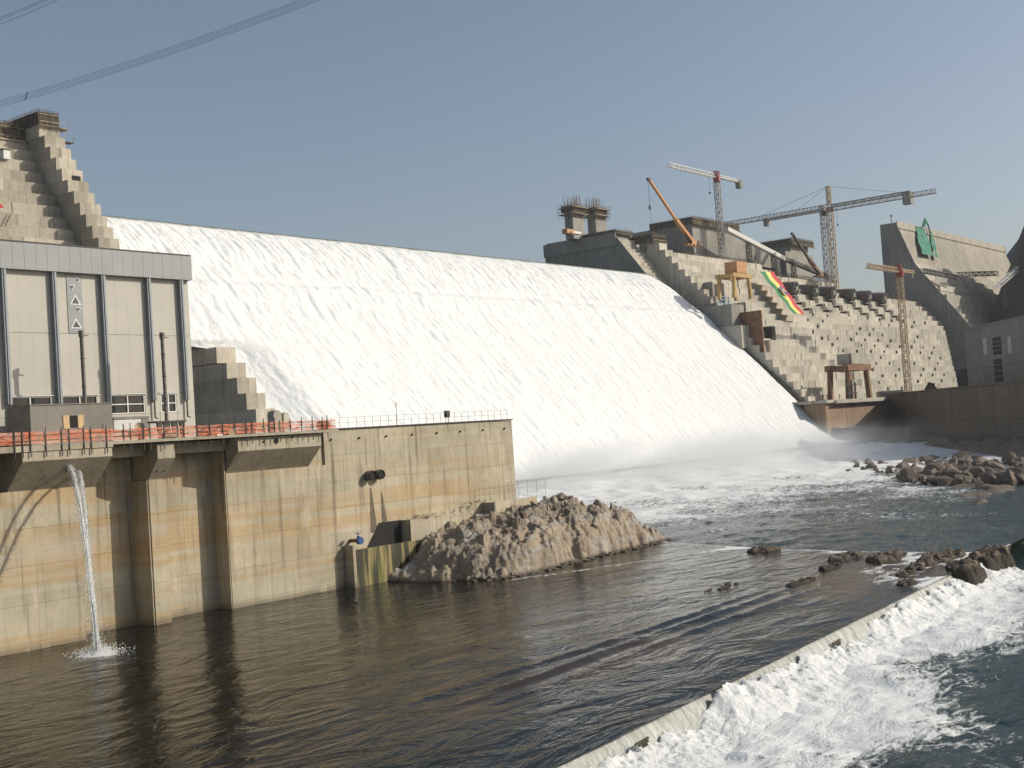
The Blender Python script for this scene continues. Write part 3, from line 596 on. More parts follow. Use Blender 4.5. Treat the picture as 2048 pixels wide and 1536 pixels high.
# staircase strip: dam steps left bare between crest block and wall
stp=thing('bare_steps','flight of bare concrete dam steps beside the far spillway wall','steps',(515,310,70))
zt=110.
k=0
while zt>40:
    y=338.5-(110-zt)*.74; ubox('step',521.2,XRW,y,y+14,zt-1.85,zt-.02,C_DAMR,stp); zt-=1.87
# crest block with its dark flank
cb=thing('crest_block','massive grey crest block flanking the top of the waterfall','dam block',(500,360,90))
mb=MB(); mb.prism([(521.0,340.2,112.0),(521.0,384,113.),(521.0,384,70),(521.0,312.,75)],(.5,0,0)); mb.build('flank',C_GREY,cb); MB().box(521.6,537.9,341.5,383.9,70,112.9).build('body',C_GREY,cb)
MB().box(520.4,520.98,339.5,384.4,106.3,112.9).build('top_band',C_GREY,cb)
for i in range(7): ubox('cap_slab',521.2,537.8,341+i*6,346.8+i*6,113.02,113.5,C_GREY,cb)
fw=formwork('crest_formwork','low picket-like formwork row along the crest block above the bare steps',521.,537.9,340.3,360,112.6,2.4,dens=.7,brace=False)
fw=formwork('wall_formwork','dense dark timber formwork box on the far spillway wall',536.5,549,328,345,108,4.6,dens=.9)
# twin bridge piers
def pier(pxl,pxr,pyb,pyt,Y,label):
    a=onY(pxl,pyb,Y);b=onY(pxr,pyb,Y); zt=onY(pxl,pyt,Y)[2]; x0,x1=a[0],b[0]; zb=112.5
    t=thing('bridge_pier',label,'pier',((x0+x1)/2,Y,zb))
    MB().box(x0,x1,Y,Y+5,zb,zt).build('shaft',C_GREY,t); w=1.6
    for i,zz in enumerate((zt-.8,zt+2.4)):
        MB().box(x0-1.0,x1+1.0,Y-2.2,Y+8,zz-.35,zz).build('walkway',M_TIMB2,t)
        b_=MB()
        for q in np.linspace(x0-1.0,x1+1.0,9): b_.bar((q,Y-2.2,zz),(q,Y-2.2,zz+1.5),.14); b_.bar((q,Y-2.1,zz-.3),(q,Y,zz-2.4),.14)
        for q in np.linspace(Y-2.2,Y+8,6): b_.bar((x0-1.0,q,zz),(x0-1.0,q,zz+1.5),.14); b_.bar((x0-2.1,q,zz-.3),(x0,q,zz-2.4),.14)
        b_.bar((x0-1.0,Y-2.2,zz+1.4),(x1+1.0,Y-2.2,zz+1.4),.14).bar((x0-1.0,Y-2.2,zz+1.4),(x0-1.0,Y+8,zz+1.4),.14); b_.build('guard_rail',M_WOOD,t)['kind']='stuff'
    MB().box(x0-.5,x1+.5,Y-.5,Y+6.5,zt,zt+3.3).build('shutter',M_WOOD,t)
    b_=MB()
    for i in range(46):
        q=(random.uniform(x0,x1),random.uniform(Y,Y+6)); b_.bar((q[0],q[1],zt+3),(q[0]+random.uniform(-.2,.2),q[1],zt+random.uniform(6.5,9.5)),.085)
    b_.build('rebar',M_RUST,t)['kind']='stuff'
    MB().box(x0-2.6,x0-.02,Y+2,Y+5,zt-11.,zt-10.6).build('bracket',M_WOOD,t)
pier(1148,1171,476,423,360,'stout concrete bridge pier with scaffold collar next to the crest edge'); pier(1193,1215,474,427,360,'concrete bridge pier with scaffold collar standing closer to the formwork row')
t=thing('concrete_pump','small orange site machine parked on the crest block','machine',onY(1140,478,345)); a=onY(1132,480,345); MB().box(a[0],a[0]+6,344,347,110.5,112.6).build('body',M_ORANGE,t); MB().box(a[0]+6.05,a[0]+12,344.2,346.8,110.9,112.0).build('deck',M_WHITE,t); MB().tube((a[0]+3,343.9,111),(a[0]+3,344.3,111),.5,n=12).build('wheel',M_SHADE_RUBBER,t)
# main stepped face on the right bank
rd=thing('stepped_dam','huge pale stepped dam face studded with black plates for shaded pockets','dam',(640,290,20))
zt=104.; nb=0; rest=MB(); rows=[]
while zt>22:
    y=wallY(zt-HS/2)+6; xe=760+(zt-24)*2.2; x=XRW+7.7; top=zt
    lim=xe if zt<88 else (748 if zt<97 else 655)
    if zt<92 and zt>84: lim=xe
    while x<lim:
        L=random.choice((12.,15.,18.,21.,24.)); x1=min(x+L,lim)
        if lim-x1<5: x1=lim
        jy=random.uniform(-.25,.2)
        if nb<298: ubox('block',x+.07,x1-.07,y+jy,y+14,zt-HS+.06,zt,C_DAMR,rd); nb+=1
        else: rest.box(x+.07,x1-.07,y+jy,y+14,zt-HS+.06,zt)
        x=x1
    rows.append((zt,y,lim)); zt-=HS
if rest.f: rest.build('lower_blocks',C_DAMR,rd)['kind']='stuff'
MB().prism([(XRW+8,wallY(20)+18,10),(XRW+8,wallY(88)+20,86),(XRW+8,400,86),(XRW+8,400,10)],(240,0,0)).build('core',C_DAMR,rd)
# square black plates painting the shade of pockets, on a diagonal lattice
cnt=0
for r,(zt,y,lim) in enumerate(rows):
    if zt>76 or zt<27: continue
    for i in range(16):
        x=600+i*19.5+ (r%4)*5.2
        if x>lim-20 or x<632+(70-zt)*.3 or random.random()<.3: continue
        ubox('pocket_shade_plate',x,x+2.0,y-.32,y+.5,zt-2.7,zt-1.2,M_SHADE_RUBBER,rd); cnt+=1
# penstocks
for i,px in enumerate((1593,1633,1668,1708,1740,1770)):
    c=onY(px,577+ (px-1593)*.112,308); R=3.9; ax=Vector((.05,-1,-.12)).normalized(); c=Vector((c[0],308,c[2]))
    t=thing('penstock','big dark ribbed steel penstock mouth jutting from the dam steps','penstock',c,'row of penstock mouths'); 
    MB().tube(c-ax*18,c,R*.93,n=28,cap=False).build('barrel',M_PIPE,t)
    for k in range(4): MB().tube(c-ax*(k*1.9+.5),c-ax*(k*1.9),R*1.04,n=28,cap=True).build('stiffener_ring',M_RUST if k%3==2 else M_PIPE,t)
    MB().tube(c+ax*.0,c+ax*.12,R*.90,n=28).build('mouth',M_SHADE_RUBBER,t); sp_=MB()
    a_=ax.cross(Vector((0,0,1))).normalized(); b_=a_.cross(ax)
    for k in range(6): th=k*math.pi/3+.3; sp_.bar(c+ax*.25,c+ax*.25+(a_*math.cos(th)+b_*math.sin(th))*R*.85,.22)
    sp_.tube(c+ax*.1,c+ax*.4,R*.35,n=14); sp_.build('spider_brace',M_CGREY,t)
    for k in range(3):
        zt=c[2]-R-1.2-k*HS; y=wallY(zt)+6; ubox('saddle_block',c[0]-2.5+k*1.6,c[0]+2.2+k*1.6,y-2.6,y+1,zt-2.2,zt+.9,C_DARK,t)
# flag banner draped down the steps
fl=thing('flag_banner','long green yellow and red flag banner with blue disc draped down the dam steps','flag',(612,300,70))
T=np.linspace(0,1,40); 
A0,A1=onY(1511,545,314),onY(1539,545,314); B0,B1=onY(1578,628,292.5),onY(1600,631,292.5)
for j,mt in enumerate((M_GREEN,M_YEL,M_RED)):
    U=np.linspace(j/3,(j+1)/3,4); P=np.zeros((40,4,3))
    for a,tv in enumerate(T):
        for b,u in enumerate(U):
            q=(A0*(1-u)+A1*u)*(1-tv)+(B0*(1-u)+B1*u)*tv
            q=q+np.array([0.15*math.sin(tv*7),-2.6-.2*math.sin(tv*19+u*3),.2*math.sin(tv*19+u*3)]); P[a,b]=q
    gridobj('stripe',P,mt,True,None,fl)
q=(A0+A1+B0+B1)/4+np.array([0,-3.2,1.0]); d_=Vector(B0-A0).normalized(); nrm=Vector((0,-.72,.69)); e1=d_; e2=nrm.cross(e1).normalized()
dsk=MB(); poly=[tuple(Vector(q)+(e1*math.cos(t)*3.6+e2*math.sin(t)*2.2)) for t in np.linspace(0,2*math.pi,20)[:-1]]; dsk.prism(poly,nrm*.15).build('blue_disc',M_FBLUE,fl)
poly=[tuple(Vector(q)+nrm*.2+(e1*math.cos(t)*(2.6 if i%2==0 else 1.0)+e2*math.sin(t)*(1.6 if i%2==0 else .6))) for i,t in enumerate(np.linspace(0,2*math.pi,11)[:-1])]; MB().prism(poly,nrm*.1).build('yellow_star',M_YEL,fl)
# upper concrete works behind the crest
ub=thing('upper_block','tall unfinished concrete block with scaffold crown behind the orange crane','concrete block',(600,345,100))
a=onY(1385,455,345); b=onY(1475,470,345)
for i in range(3): ubox('wall_lift',a[0]+i*.002,b[0],345+.1*i,385,98+9.5*i,107.45+9.5*i,C_GREY,ub)
MB().box(a[0]+12,a[0]+13.,343.6,344.98,95,112).build('rib',C_GREY,ub); MB().box(a[0]+1,a[0]+9,344.4,344.98,100,103).build('ledge',C_GREY,ub)
formwork('block_formwork','scaffolded timber formwork crown on the tall upper block',a[0]-1,b[0]+1,344.2,372,126,4.4,dens=.6)
uw=thing('upper_wall','long grey unfinished upper dam wall behind the conveyor','wall',(690,348,95))
xs_=np.linspace(b[0]+.5,onY(1572,520,348)[0],6)
for i in range(5): ubox('bay',xs_[i]+.05,xs_[i+1]-.05,348+.2*(i%2),380,84,121.5-1.2*i,C_GREY,uw)
e0=onY(1572,520,345)[0]; e1_=onY(1626,520,345)[0]
et=thing('end_tower','square grey concrete tower with scaffold collar at the end of the upper wall','tower',(735,345,90)); MB().box(e0,e1_,345,372,80,119).build('shaft',C_GREY,et)
MB().box(e0+8,e1_-6,345.2,368,119.02,127).build('neck',C_GREY,et)
formwork('tower_formwork','ring of scaffold and rails round the end tower top',e0+5,e1_-2,343,366,123.5,4.5,dens=.6)
for i,(xa,xb,zz,n_) in enumerate(((532,660,104.2,2.6),(656,752,97.2,2.8),(752,905,88.6,2.6))):
    t=thing('rebar_fence',['row of upright dark rebar along the crest by the orange crane','row of upright rebar along the lower crest beyond the flag','row of rebar and rails on the crest above the near tower crane'][i],'rebar',((xa+xb)/2,wallY(zz)+10,zz)); bb=MB(); y=wallY(zz)+8.
    for x in np.arange(xa,xb,1.15): bb.bar((x,y,zz-.4),(x+random.uniform(-.15,.15),y,zz+n_+random.uniform(-.3,.4)),.22)
    bb.bar((xa,y-.05,zz+1.0),(xb,y-.05,zz+1.0),.2); bb.build('bars',M_WOOD,t)['kind']='stuff'; MB().box(xa,xb,y+6,y+6.3,zz-.3,zz+1.7).build('shutter',C_DARK,t)
gl=thing('gallery_scaffold','dark two-storey scaffold gallery below the conveyor','scaffold',(655,338,98)); bb=MB()
ga=onY(1480,520,338);gb=onY(1555,520,338)
for x in np.linspace(ga[0],gb[0],12):
    for y in (338,342): bb.bar((x,y,94),(x,y,105),.25)
for zz in (97,101,105): bb.bar((ga[0],338,zz),(gb[0],338,zz),.25); bb.box(ga[0],gb[0],338,342,zz-.2,zz)
bb.build('frame',M_WOOD,gl)['kind']='stuff'
# conveyor
cv=thing('conveyor','long pale inclined conveyor boom descending behind the dam crest','conveyor',(660,335,90))
A=Vector(onY(1452,458,333));B=Vector(onY(1566,517,330));Cc=Vector(onY(1662,557,326))
MB().bar(A,B,3.,2.2).build('upper_cover',M_CWHITE,cv); MB().bar(B,Cc,2.6,1.9).build('lower_gallery',M_DKSTEEL,cv); MB().bar(A+Vector((0,-1.6,-1.5)),B+Vector((0,-1.6,-1.5)),.5).bar(B+Vector((0,-1.4,1.4)),Cc+Vector((0,-1.4,1.4)),.4).build('rail',M_CGREY,cv)
def lattice(p,q,w,n,r,mat,name,parent,h=None,tri=False):
    p=Vector(p);q=Vector(q);d=(q-p).normalized(); a=d.cross(Vector((0,0,1)))
    if a.length<1e-2: a=Vector((1,0,0))
    a.normalize(); b=a.cross(d); h=h or w; bb=MB()
    cs=[-a*w/2-b*h/2,a*w/2-b*h/2,a*w/2+b*h/2,-a*w/2+b*h/2] if not tri else [-a*w/2+b*h/2,a*w/2+b*h/2,-b*h/2]
    if tri and b.z>0: cs=[-a*w/2-b*h/2,a*w/2-b*h/2,b*h/2]
    m=len(cs)
    for c in cs: bb.bar(p+c,q+c,r*1.5)
    for i in range(n):
        s0=p+(q-p)*i/n; s1=p+(q-p)*(i+1)/n
        for k in range(m):
            c0,c1=cs[k],cs[(k+1)%m]; bb.bar(s0+(c0 if i%2 else c1),s1+(c1 if i%2 else c0),r); bb.bar(s1+c0,s1+c1,r)
    return bb.build(name,mat,parent,fix=False)
for i,px in enumerate((1492,1540,1580)):
    tp=A+(Cc-A)*((px-1452)/210.); lattice((tp.x,tp.y,tp.z-18),(tp.x,tp.y,tp.z-1.2),2.2,8,.22,M_DKSTEEL,'trestle',cv)
# tower cranes
def crane(pxb,pyb,pxt,pyt,Y,jib_axis,jl,cl,label,mw,mm,jm,flat=True,red=None,zb=None,cw=(3.,4.)):
    b_=onY(pxb,pyb,Y); t_=onY(pxt,pyt,Y); x=(b_[0]+t_[0])/2; z0=b_[2] if zb is None else zb; z1=t_[2]
    t=thing('tower_crane',label,'crane',(x,Y,z0)); top=Vector((x,Y,z1)); ja=Vector(jib_axis).normalized()
    lattice((x,Y,z0),(x,Y,z1-3),mw,int((z1-z0)/mw),mw*.085,mm,'mast',t)
    MB().tube((x,Y,z1-3.4),(x,Y,z1-.6),mw*.75,n=12).build('slewing_ring',red or mm,t)
    lattice(top+ja*2,top+ja*jl,mw*.8,int(jl/2.6),mw*.075,jm,'jib',t,mw*.95,True)
    lattice(top-ja*1,top-ja*cl,mw*.7,int(cl/3),mw*.09,jm,'counter_jib',t,mw*.5)
    MB().box(-cw[0]/2,cw[0]/2,-cw[0]/2,cw[0]/2,-cw[1],.6).build('counterweight',C_GREY,t).location+=0*ja+(top-ja*(cl-2.)-Vector((x,Y,z0)))+Vector((x,Y,z0))
    sd_=Vector((-.7,-.7,0)); c=top+sd_*mw*.9-Vector((0,0,2.2)); MB().box(c.x-1.1,c.x+1.1,c.y-1.1,c.y+1.1,c.z-1.3,c.z+1.3).build('cab',red or M_DKSTEEL,t)
    if flat: lattice(top-Vector((0,0,1)),top+Vector((0,0,2.6)),mw*.9,2,mw*.12,red or mm,'slewing_frame',t)
    else:
        ap=top+Vector((0,0,mw*4.2)); lattice(top,ap,mw*.7,5,mw*.09,mm,'cat_head',t); MB().bar(ap,top+ja*jl*.65+Vector((0,0,mw*.5)),.18).bar(ap,top+ja*jl*.3+Vector((0,0,mw*.5)),.18).bar(ap,top-ja*(cl-3),.18).build('tie_bar',M_CGREY,t)
    hk=top+ja*min(jl*.35,9.)*(1 if flat else .6); MB().bar(hk,hk-Vector((0,0,10)),.12).box(hk.x-.4,hk.x+.4,hk.y-.4,hk.y+.4,hk.z-11,hk.z-10).build('hook',M_DKSTEEL,t)
    return t
Y1=338.; 
jx=abs(onY(1432,352,Y1)[0]-onY(1337,326,Y1)[0]); cx=abs(onY(1480,368,Y1)[0]-onY(1432,352,Y1)[0])
crane(1446,520,1432,352,Y1,(-1,0,0),jx,cx,'white flat-top tower crane with dark red slewing head',2.6,M_CGREY,M_CWHITE,True,M_CRED,95)
Xa=onY(1664,555,322)[0]
jl=Y1
pA=onY(1657,412,322); tipA=onX(1452,438,pA[0]); crane(1672,556,1657,412,322,(0,1,0),abs(tipA[1]-322),52,'grey hammerhead tower crane with tie bars and hanging square counterweight',3.0,M_CTAN,M_CGREY,False,M_CRED,86,(5.,7.))
pB=onY(1643,420,318); tipB=onX(1868,364,pB[0]); crane(1658,560,1643,420,318,(0,-1,0),abs(318-tipB[1]),40,'slim grey tower crane whose long jib points out over the river',2.7,M_CGREY,M_CGREY,True,None,84,(3.,4.))
Y4=246.; jx=abs(onY(1801,541,Y4)[0]-onY(1737,512,Y4)[0]); cx=abs(onY(1828,548,Y4)[0]-onY(1801,541,Y4)[0])
crane(1813,770,1801,541,Y4,(-1,0,0),jx,cx,'weathered tan tower crane standing on the far tailrace deck',2.7,M_CTAN,M_CTAN,True,M_CRED,22,(1.2,3.))
def mobile(bx_,by_,tx,ty,Y,label,mat,bm,w):
    a=Vector(onY(bx_,by_,Y)); b=Vector(onY(tx,ty,Y-6)); t=thing('mobile_crane',label,'crane',a); m_=a+(b-a)*.42
    MB().bar(a+Vector((0,0,2)),m_,w*1.25,w*1.25).build('boom_base',mat,t); MB().bar(m_,b,w*.8,w*.8).build('boom_extension',bm,t); MB().box(b.x-1.4,b.x+.6,b.y-.6,b.y+.6,b.z-.7,b.z+.7).build('boom_head',M_DKSTEEL,t)
    MB().box(a.x-4,a.x+5,a.y-1.5,a.y+1.5,a.z+.9,a.z+2.8).build('upper_deck',mat,t); MB().box(a.x-8,a.x+6,a.y-1.4,a.y+1.4,a.z+.3,a.z+1.1).build('carrier',mat,t); MB().box(a.x+1.5,a.x+4.,a.y-1.9,a.y-1.52,a.z+1,a.z+3.3).build('cab',M_BLACKGLASS,t)
    for i in range(4): MB().tube((a.x-6+3.5*i,a.y-1.7,a.z+.5),(a.x-6+3.5*i,a.y-1.42,a.z+.5),.6,n=14).build('wheel',M_SHADE_RUBBER,t)
    MB().bar(a+(b-a)*.22,a+Vector((-3,0,1.5)),.7).build('luffing_ram',M_DKSTEEL,t)
    return b
b=mobile(1388,494,1298,359,326,'orange telescopic mobile crane with raised boom on the dam crest',M_ORANGE,M_ORANGE,1.5)
hk=tag(MB().bar((b.x-1,b.y,b.z),(b.x-1,b.y,b.z-13),.14).box(b.x-1.5,b.x-.5,b.y-.4,b.y+.4,b.z-15,b.z-13).bar((b.x-1,b.y,b.z-15),(b.x-.6,b.y,b.z-26),.12).build('crane_hook',M_DKSTEEL),'dark hook block hanging on a line from the orange boom','hook')
mobile(1642,556,1585,468,318,'mobile crane with dark boom and rusty red lower section',M_RUST,M_DKSTEEL,1.5)
# outlet works against the wall, with gantry, blue frame
ow=thing('outlet_works','cluster of tall concrete outlet chambers below the orange gantry','outlet structure',(555,275,60))
def faceP(px,py):
    d=ray(px,py); t=(246.0+.9*(CZ-17.)+6)/(d[1]-.9*d[2]); return np.array([0,0,CZ])+d*t
def pbox(name,px0,px1,pyt,pyb,out,mat,parent):
    b=faceP(px1,pyb); Y=b[1]-out; a=onY(px0,pyt,Y); b=onY(px1,pyb,Y); return MB().box(a[0],b[0],Y,Y+out+(a[2]-b[2])*.9+3,b[2]-3,a[2]).build(name,mat,parent)
pbox('chamber',1491,1521,604,652,7,C_DAMR,ow); pbox('chamber',1462,1490,608,650,9,C_GREY,ow); pbox('low_block',1441,1470,614,640,5,C_DAMR,ow)
pbox('side_block',1429,1440,617,634,3,C_DAMR,ow); pbox('lower_chamber',1482,1500,650,684,5,C_DAMR,ow); pbox('gate_slot',1506,1515,652,680,4,M_SHADE_RUBBER,ow); pbox('lower_chamber',1516,1521,650,684,5,C_DAMR,ow)
pbox('fin_wall',1522,1530,620,708,6,M_RUST,ow); pbox('gate_slot',1543,1552,652,680,2,M_SHADE_RUBBER,ow); pbox('bellmouth',1538,1560,680,708,4,C_DAMR,ow); pbox('tower_slab',1424,1431,563,612,2,C_GREY,ow); pbox('tower_slab',1447,1454,566,612,1.5,C_DAMR,ow); pbox('grating',1490,1507,634,646,10,M_SHADE_RUBBER,ow)
def gantry(px0,px1,pyt,pyb,Y,boxt,mat,mbox,label,dep):
    a=onY(px0,pyt,Y); b=onY(px1,pyb,Y); x0,x1,z1,z0=a[0],b[0],a[2],b[2]; t=thing('gantry_crane',label,'gantry',((x0+x1)/2,Y,z0)); L=(x1-x0)
    for fx,sx in ((0.12,-.06),(.88,.06)):
        for yy in (Y,Y+dep): MB().bar((x0+L*(fx+sx),yy,z0),(x0+L*fx,yy,z1),L*.075).build('leg',mat,t)
    for yy in (Y,Y+dep): MB().box(x0+L*.02,x1-L*.02,yy-L*.05,yy+L*.05,z1,z1+L*.10).build('girder',mat,t)
    for fx in (.1,.9): MB().box(x0+L*fx-L*.05,x0+L*fx+L*.05,Y+L*.051,Y+dep-L*.051,z1,z1+L*.09).build('cross_beam',mat,t)
    MB().box(x0+L*.22,x1-L*.26,Y-1,Y+dep*.7,z1+L*.11,z1+L*.11+boxt).build('hoist_house',mbox,t); MB().bar((x0+L*.5,Y+2,z1),(x0+L*.5,Y+2,z1-(z1-z0)*.5),.35).build('hoist_rope',M_DKSTEEL,t)
    MB().bar((x0-L*.08,Y-.3,z1+.3),(x1+L*.08,Y-.3,z1+.3),.5).build('service_rail',mat,t)
gantry(1463,1504,553,598,283,5.5,M_YELLOW,M_ORANGE,'orange four-legged gantry with boxed hoist above the outlet works',8)
bf=thing('scaffold_tower','open light-blue steel frame tower beside the orange gantry','frame',(535,279,70)); ys_=faceP(1445,614)[1]-3; a=onY(1434,592,ys_);b=onY(1458,614,ys_); bb=MB()
for x in np.linspace(a[0],b[0],4):
    for y in (ys_,ys_+4): bb.bar((x,y,b[2]-3),(x,y,a[2]),.5)
for zz in np.linspace(b[2],a[2],4): bb.bar((a[0],ys_,zz),(b[0],ys_,zz),.4).bar((a[0],ys_+4,zz),(b[0],ys_+4,zz),.4)
bb.build('posts',M_LBLUE,bf)
# far tailrace platform, end wall, second gantry
fp=thing('outlet_platform','brown-stained concrete outlet platform at the foot of the far dam','platform',(575,240,0))
a=onY(1628,800,244); b=onY(1762,790,244); ubox('slab',a[0],b[0],238,256,21.0,22.4,C_DAMR,fp); ubox('slab_edge',a[0]+8,b[0]-14,236.6,237.97,20.6,22.0,C_DAMR,fp)
C_BRN=concrete('rust_washed_concrete',(.30,.20,.125),.5,.6,(.10,.06,.04),rnd=.12)
xs_=np.linspace(a[0]+2,b[0]+12,5)
for i in range(4): ubox('bay_panel',xs_[i]+.15,xs_[i+1]-.15,239.6,250,-3,20.9,C_BRN,fp)
ew=thing('end_wall','low brown training wall with a sunlit end at the foot of the cascade','wall',(545,225,0))
E1=onX(1785,862,540.); MB().hexa([(534,243,-4),(541,206,-4),(545,206,-4),(546,243,-4),(534,243,9.6),(541,206,8.0),(545,206,8.0),(546,243,9.6)]).build('body',C_DARK,ew)
gantry(1690,1742,741,797,241,5.0,M_RUST,C_DAMR,'rusty four-legged gantry with pale hoist house on the outlet platform',9)
t=thing('stoplog_stack','dark steel lifting frame standing beside the rusty gantry','frame',(575,237,22)); a=onY(1697,795,238)
for i in range(3): MB().bar((a[0]+i*4.2,238,22.4),(a[0]+i*4.2,238,32-i),.7).build('post',M_DKSTEEL,t)
for zz in (25,29): MB().bar((a[0]-1.5,238,zz),(a[0]+10,238,zz),.6).build('beam',M_DKSTEEL,t)
# far tailrace wall (turned towards the river) and far powerhouse
P0=np.array([596.,233.]);P1=np.array([455.,129.]); dv=(P1-P0)/np.linalg.norm(P1-P0); nv=np.array([-dv[1],dv[0]])     # nv points away from the river side?
if nv@np.array([1,-1])<0: nv=-nv
def obox(name,s0,s1,n0,n1,z0,z1,mat,parent):
    q=[P0+dv*s0+nv*n0,P0+dv*s1+nv*n0,P0+dv*s1+nv*n1,P0+dv*s0+nv*n1]
    return MB().hexa([(*c,z0) for c in q]+[(*c,z1) for c in q]).build(name,mat,parent)
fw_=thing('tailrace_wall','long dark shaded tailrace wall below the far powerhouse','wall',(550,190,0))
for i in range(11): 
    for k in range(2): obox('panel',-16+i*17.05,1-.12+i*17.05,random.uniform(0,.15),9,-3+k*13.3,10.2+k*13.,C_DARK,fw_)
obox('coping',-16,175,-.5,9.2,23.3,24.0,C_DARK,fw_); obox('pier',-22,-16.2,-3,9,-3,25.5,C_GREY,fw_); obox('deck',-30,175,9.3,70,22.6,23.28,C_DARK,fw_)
fb=thing('powerhouse_hall','shaded concrete far powerhouse with tall dark openings','building',(640,190,23))
C_FB=concrete('shaded_wall_concrete',(.17,.16,.145),.35,.3,(.12,.11,.1),rnd=.05)  # base colour lowered to deepen the wall's shade
sL=None
for s in np.arange(-60,120,1.):
    q=P0+dv*s+nv*16; d=np.array([q[0],q[1],30.-CZ]); dep=d@fv
    if 1024+F_PX*(d@rv)/dep>1934: sL=s; break
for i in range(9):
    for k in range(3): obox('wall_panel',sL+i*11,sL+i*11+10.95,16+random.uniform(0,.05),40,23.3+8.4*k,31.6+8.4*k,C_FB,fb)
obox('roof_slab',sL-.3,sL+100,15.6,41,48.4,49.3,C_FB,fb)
def sAt(px,py,n):
    d=ray(px,py); k=((P0+nv*n)@nv)/(d[:2]@nv); p=np.array([0,0,CZ])+d*k; return (p[:2]-P0)@dv,p[2]
for pa,pb,ya,yb_,mt in ((1984,2003,676,708,M_SHADE_RUBBER),(1987,2006,719,763,M_SHADE_RUBBER),(1965,1975,677,708,M_FASC2),(2014,2024,674,706,M_FASC2)):
    s0_,z1=sAt(pa,ya,15.9); s1_,z0=sAt(pb,yb_,15.9); z0=max(z0,23.6)
    wn_=obox('window',s0_,s1_,15.9,16.0,z0,z1,mt,fb)
    if mt is M_SHADE_RUBBER:
        for k in range(1,4): obox('glazing_bar',s0_+.1,s1_-.1,15.8,15.89,z0+(z1-z0)*k/4-.1,z0+(z1-z0)*k/4+.1,M_GSTEEL,wn_)
dg=thing('deck_plant','cluster of dark pipes and tanks on the far deck by the powerhouse','equipment',tuple(P0+dv*20+nv*12)+(23.3,))
for i in range(6): obox('tank',14+i*2.6,15.6+i*2.6,10.5,12.,23.3,25.4+(i*37%5)*.6,M_DKSTEEL,dg)
# far wing of the dam
wg=thing('dam_wing','high far wing of the dam with ribbed face and shaded end','dam',(980,330,60))
XW=870.; nbay=15; xs_=np.linspace(XW,1118,nbay+1)
ztw=148.
for i in range(nbay):
    a,b=xs_[i]+.06,xs_[i+1]-.06
    MB().prism([(a,341,ztw),(a,329,ztw),(a,329,ztw-4.5),(a,319.5,117),(a,341,117)],(b-a,0,0)).build('face_bay',C_WING,wg)
MB().box(XW-.5,1119,328.4,329.0,ztw-3.9,ztw+.9).build('parapet',C_DAMR,wg)
zz=117.; k=0
while zz>50:
    y=319.3-.62*(117-zz)-1.5
    x=XW+.1
    xl_=1128-(117-zz)*3.2
    while x<xl_-3:
        x1=x+random.choice((24,30,36)); ubox('block',x+.1,min(x1,xl_)-.1,y+random.uniform(-.2,.2),y+16,zz-4.2+.08,zz,C_DAMR,wg); x=x1
    zz-=4.2; k+=1
MB().prism([(XW-.3,341.2,ztw-.3),(XW-.3,329.3,ztw-.3),(XW-.3,318,117),(XW-.3,262,40),(XW-.3,341.2,40)],(.35,0,0)).build('end_face',C_GREY,wg)
gn=thing('green_net','torn green debris net hung over the ribbed dam wing','net',(930,328,148))
def net(pts,name):
    U=np.linspace(0,1,16);V=np.linspace(0,1,14);P=np.zeros((16,14,3))
    for i,u in enumerate(U):
        for j,v_ in enumerate(V):
            a=np.array(pts[0])*(1-u)+np.array(pts[1])*u; b=np.array(pts[3])*(1-u)+np.array(pts[2])*u; q=a*(1-v_)+b*v_; zz=ztw+1-v_*31; yy=329-.3-(max(0,ztw-4.5-zz))*.36
            P[i,j]=onY(q[0]+2*math.sin(v_*9+u*4)*.6,q[1],yy); P[i,j,1]-=.5+.5*vn(np.array(u*6.),np.array(v_*5.),3)
    gridobj(name,P,M_NET,True,None,gn)
net([(1828,452),(1848,458),(1866,512),(1842,508)],'net_sheet'); net([(1856,463),(1862,464),(1876,516),(1868,513)],'net_strip')
cr=MB(); c=onY(1845,452,327); cr.bar(c,c+[6,0,6],.8).bar(c+[6,0,6],c+[12,0,2],.9).bar(c+[2,0,0],c+[9,0,4],1.4).bar(c+[12,0,2],c+[15,0,-4],.9); cr.build('net_bundle',M_NET,gn)
t=thing('floodlight_mast','small floodlight mast on the corner of the dam wing','light',onY(1783,445,333)); c=onY(1783,447,333); MB().bar(c,c+[0,0,5],.4).build('mast',M_DKSTEEL,t)
for dx in (-1.4,0,1.4): MB().box(c[0]+dx-.5,c[0]+dx+.5,332.5,333,c[2]+5,c[2]+6).build('lamp',M_DKSTEEL,t)
cv2=thing('belt_conveyor','dark horizontal belt conveyor crossing the dam wing steps','conveyor',(960,300,95))
lattice(onY(1845,541,305),onY(1915,555,300),2.6,12,.3,M_DKSTEEL,'truss',cv2); lattice(onY(1915,549,300),onY(1992,547,296),3.,12,.3,M_DKSTEEL,'truss',cv2)
cv3=thing('incline_conveyor','pale inclined conveyor rising over the dark right bank','conveyor',(900,260,80)); lattice(onY(1992,575,270),onY(2060,515,270),2.6,16,.28,M_CWHITE,'truss',cv3)
for px in (2005,2035): q=onY(px,575-(px-1992)*.88,270); lattice((q[0],270,q[2]-22),(q[0],270,q[2]-1),2.2,9,.25,M_DKSTEEL,'trestle',cv3)
ab=thing('abutment_block','pale concrete abutment block between the dam face and right bank','concrete block',(900,290,60))
a=onY(1893,588,300); b=onY(1943,625,300); MB().box(a[0],b[0],300,325,b[2]-3,a[2]).build('upper_lift',C_DAMR,ab); a=onY(1880,570,306); b=onY(1945,590,306); MB().box(a[0],b[0],306,330,b[2],a[2]).build('top_lift',C_DAMR,ab)
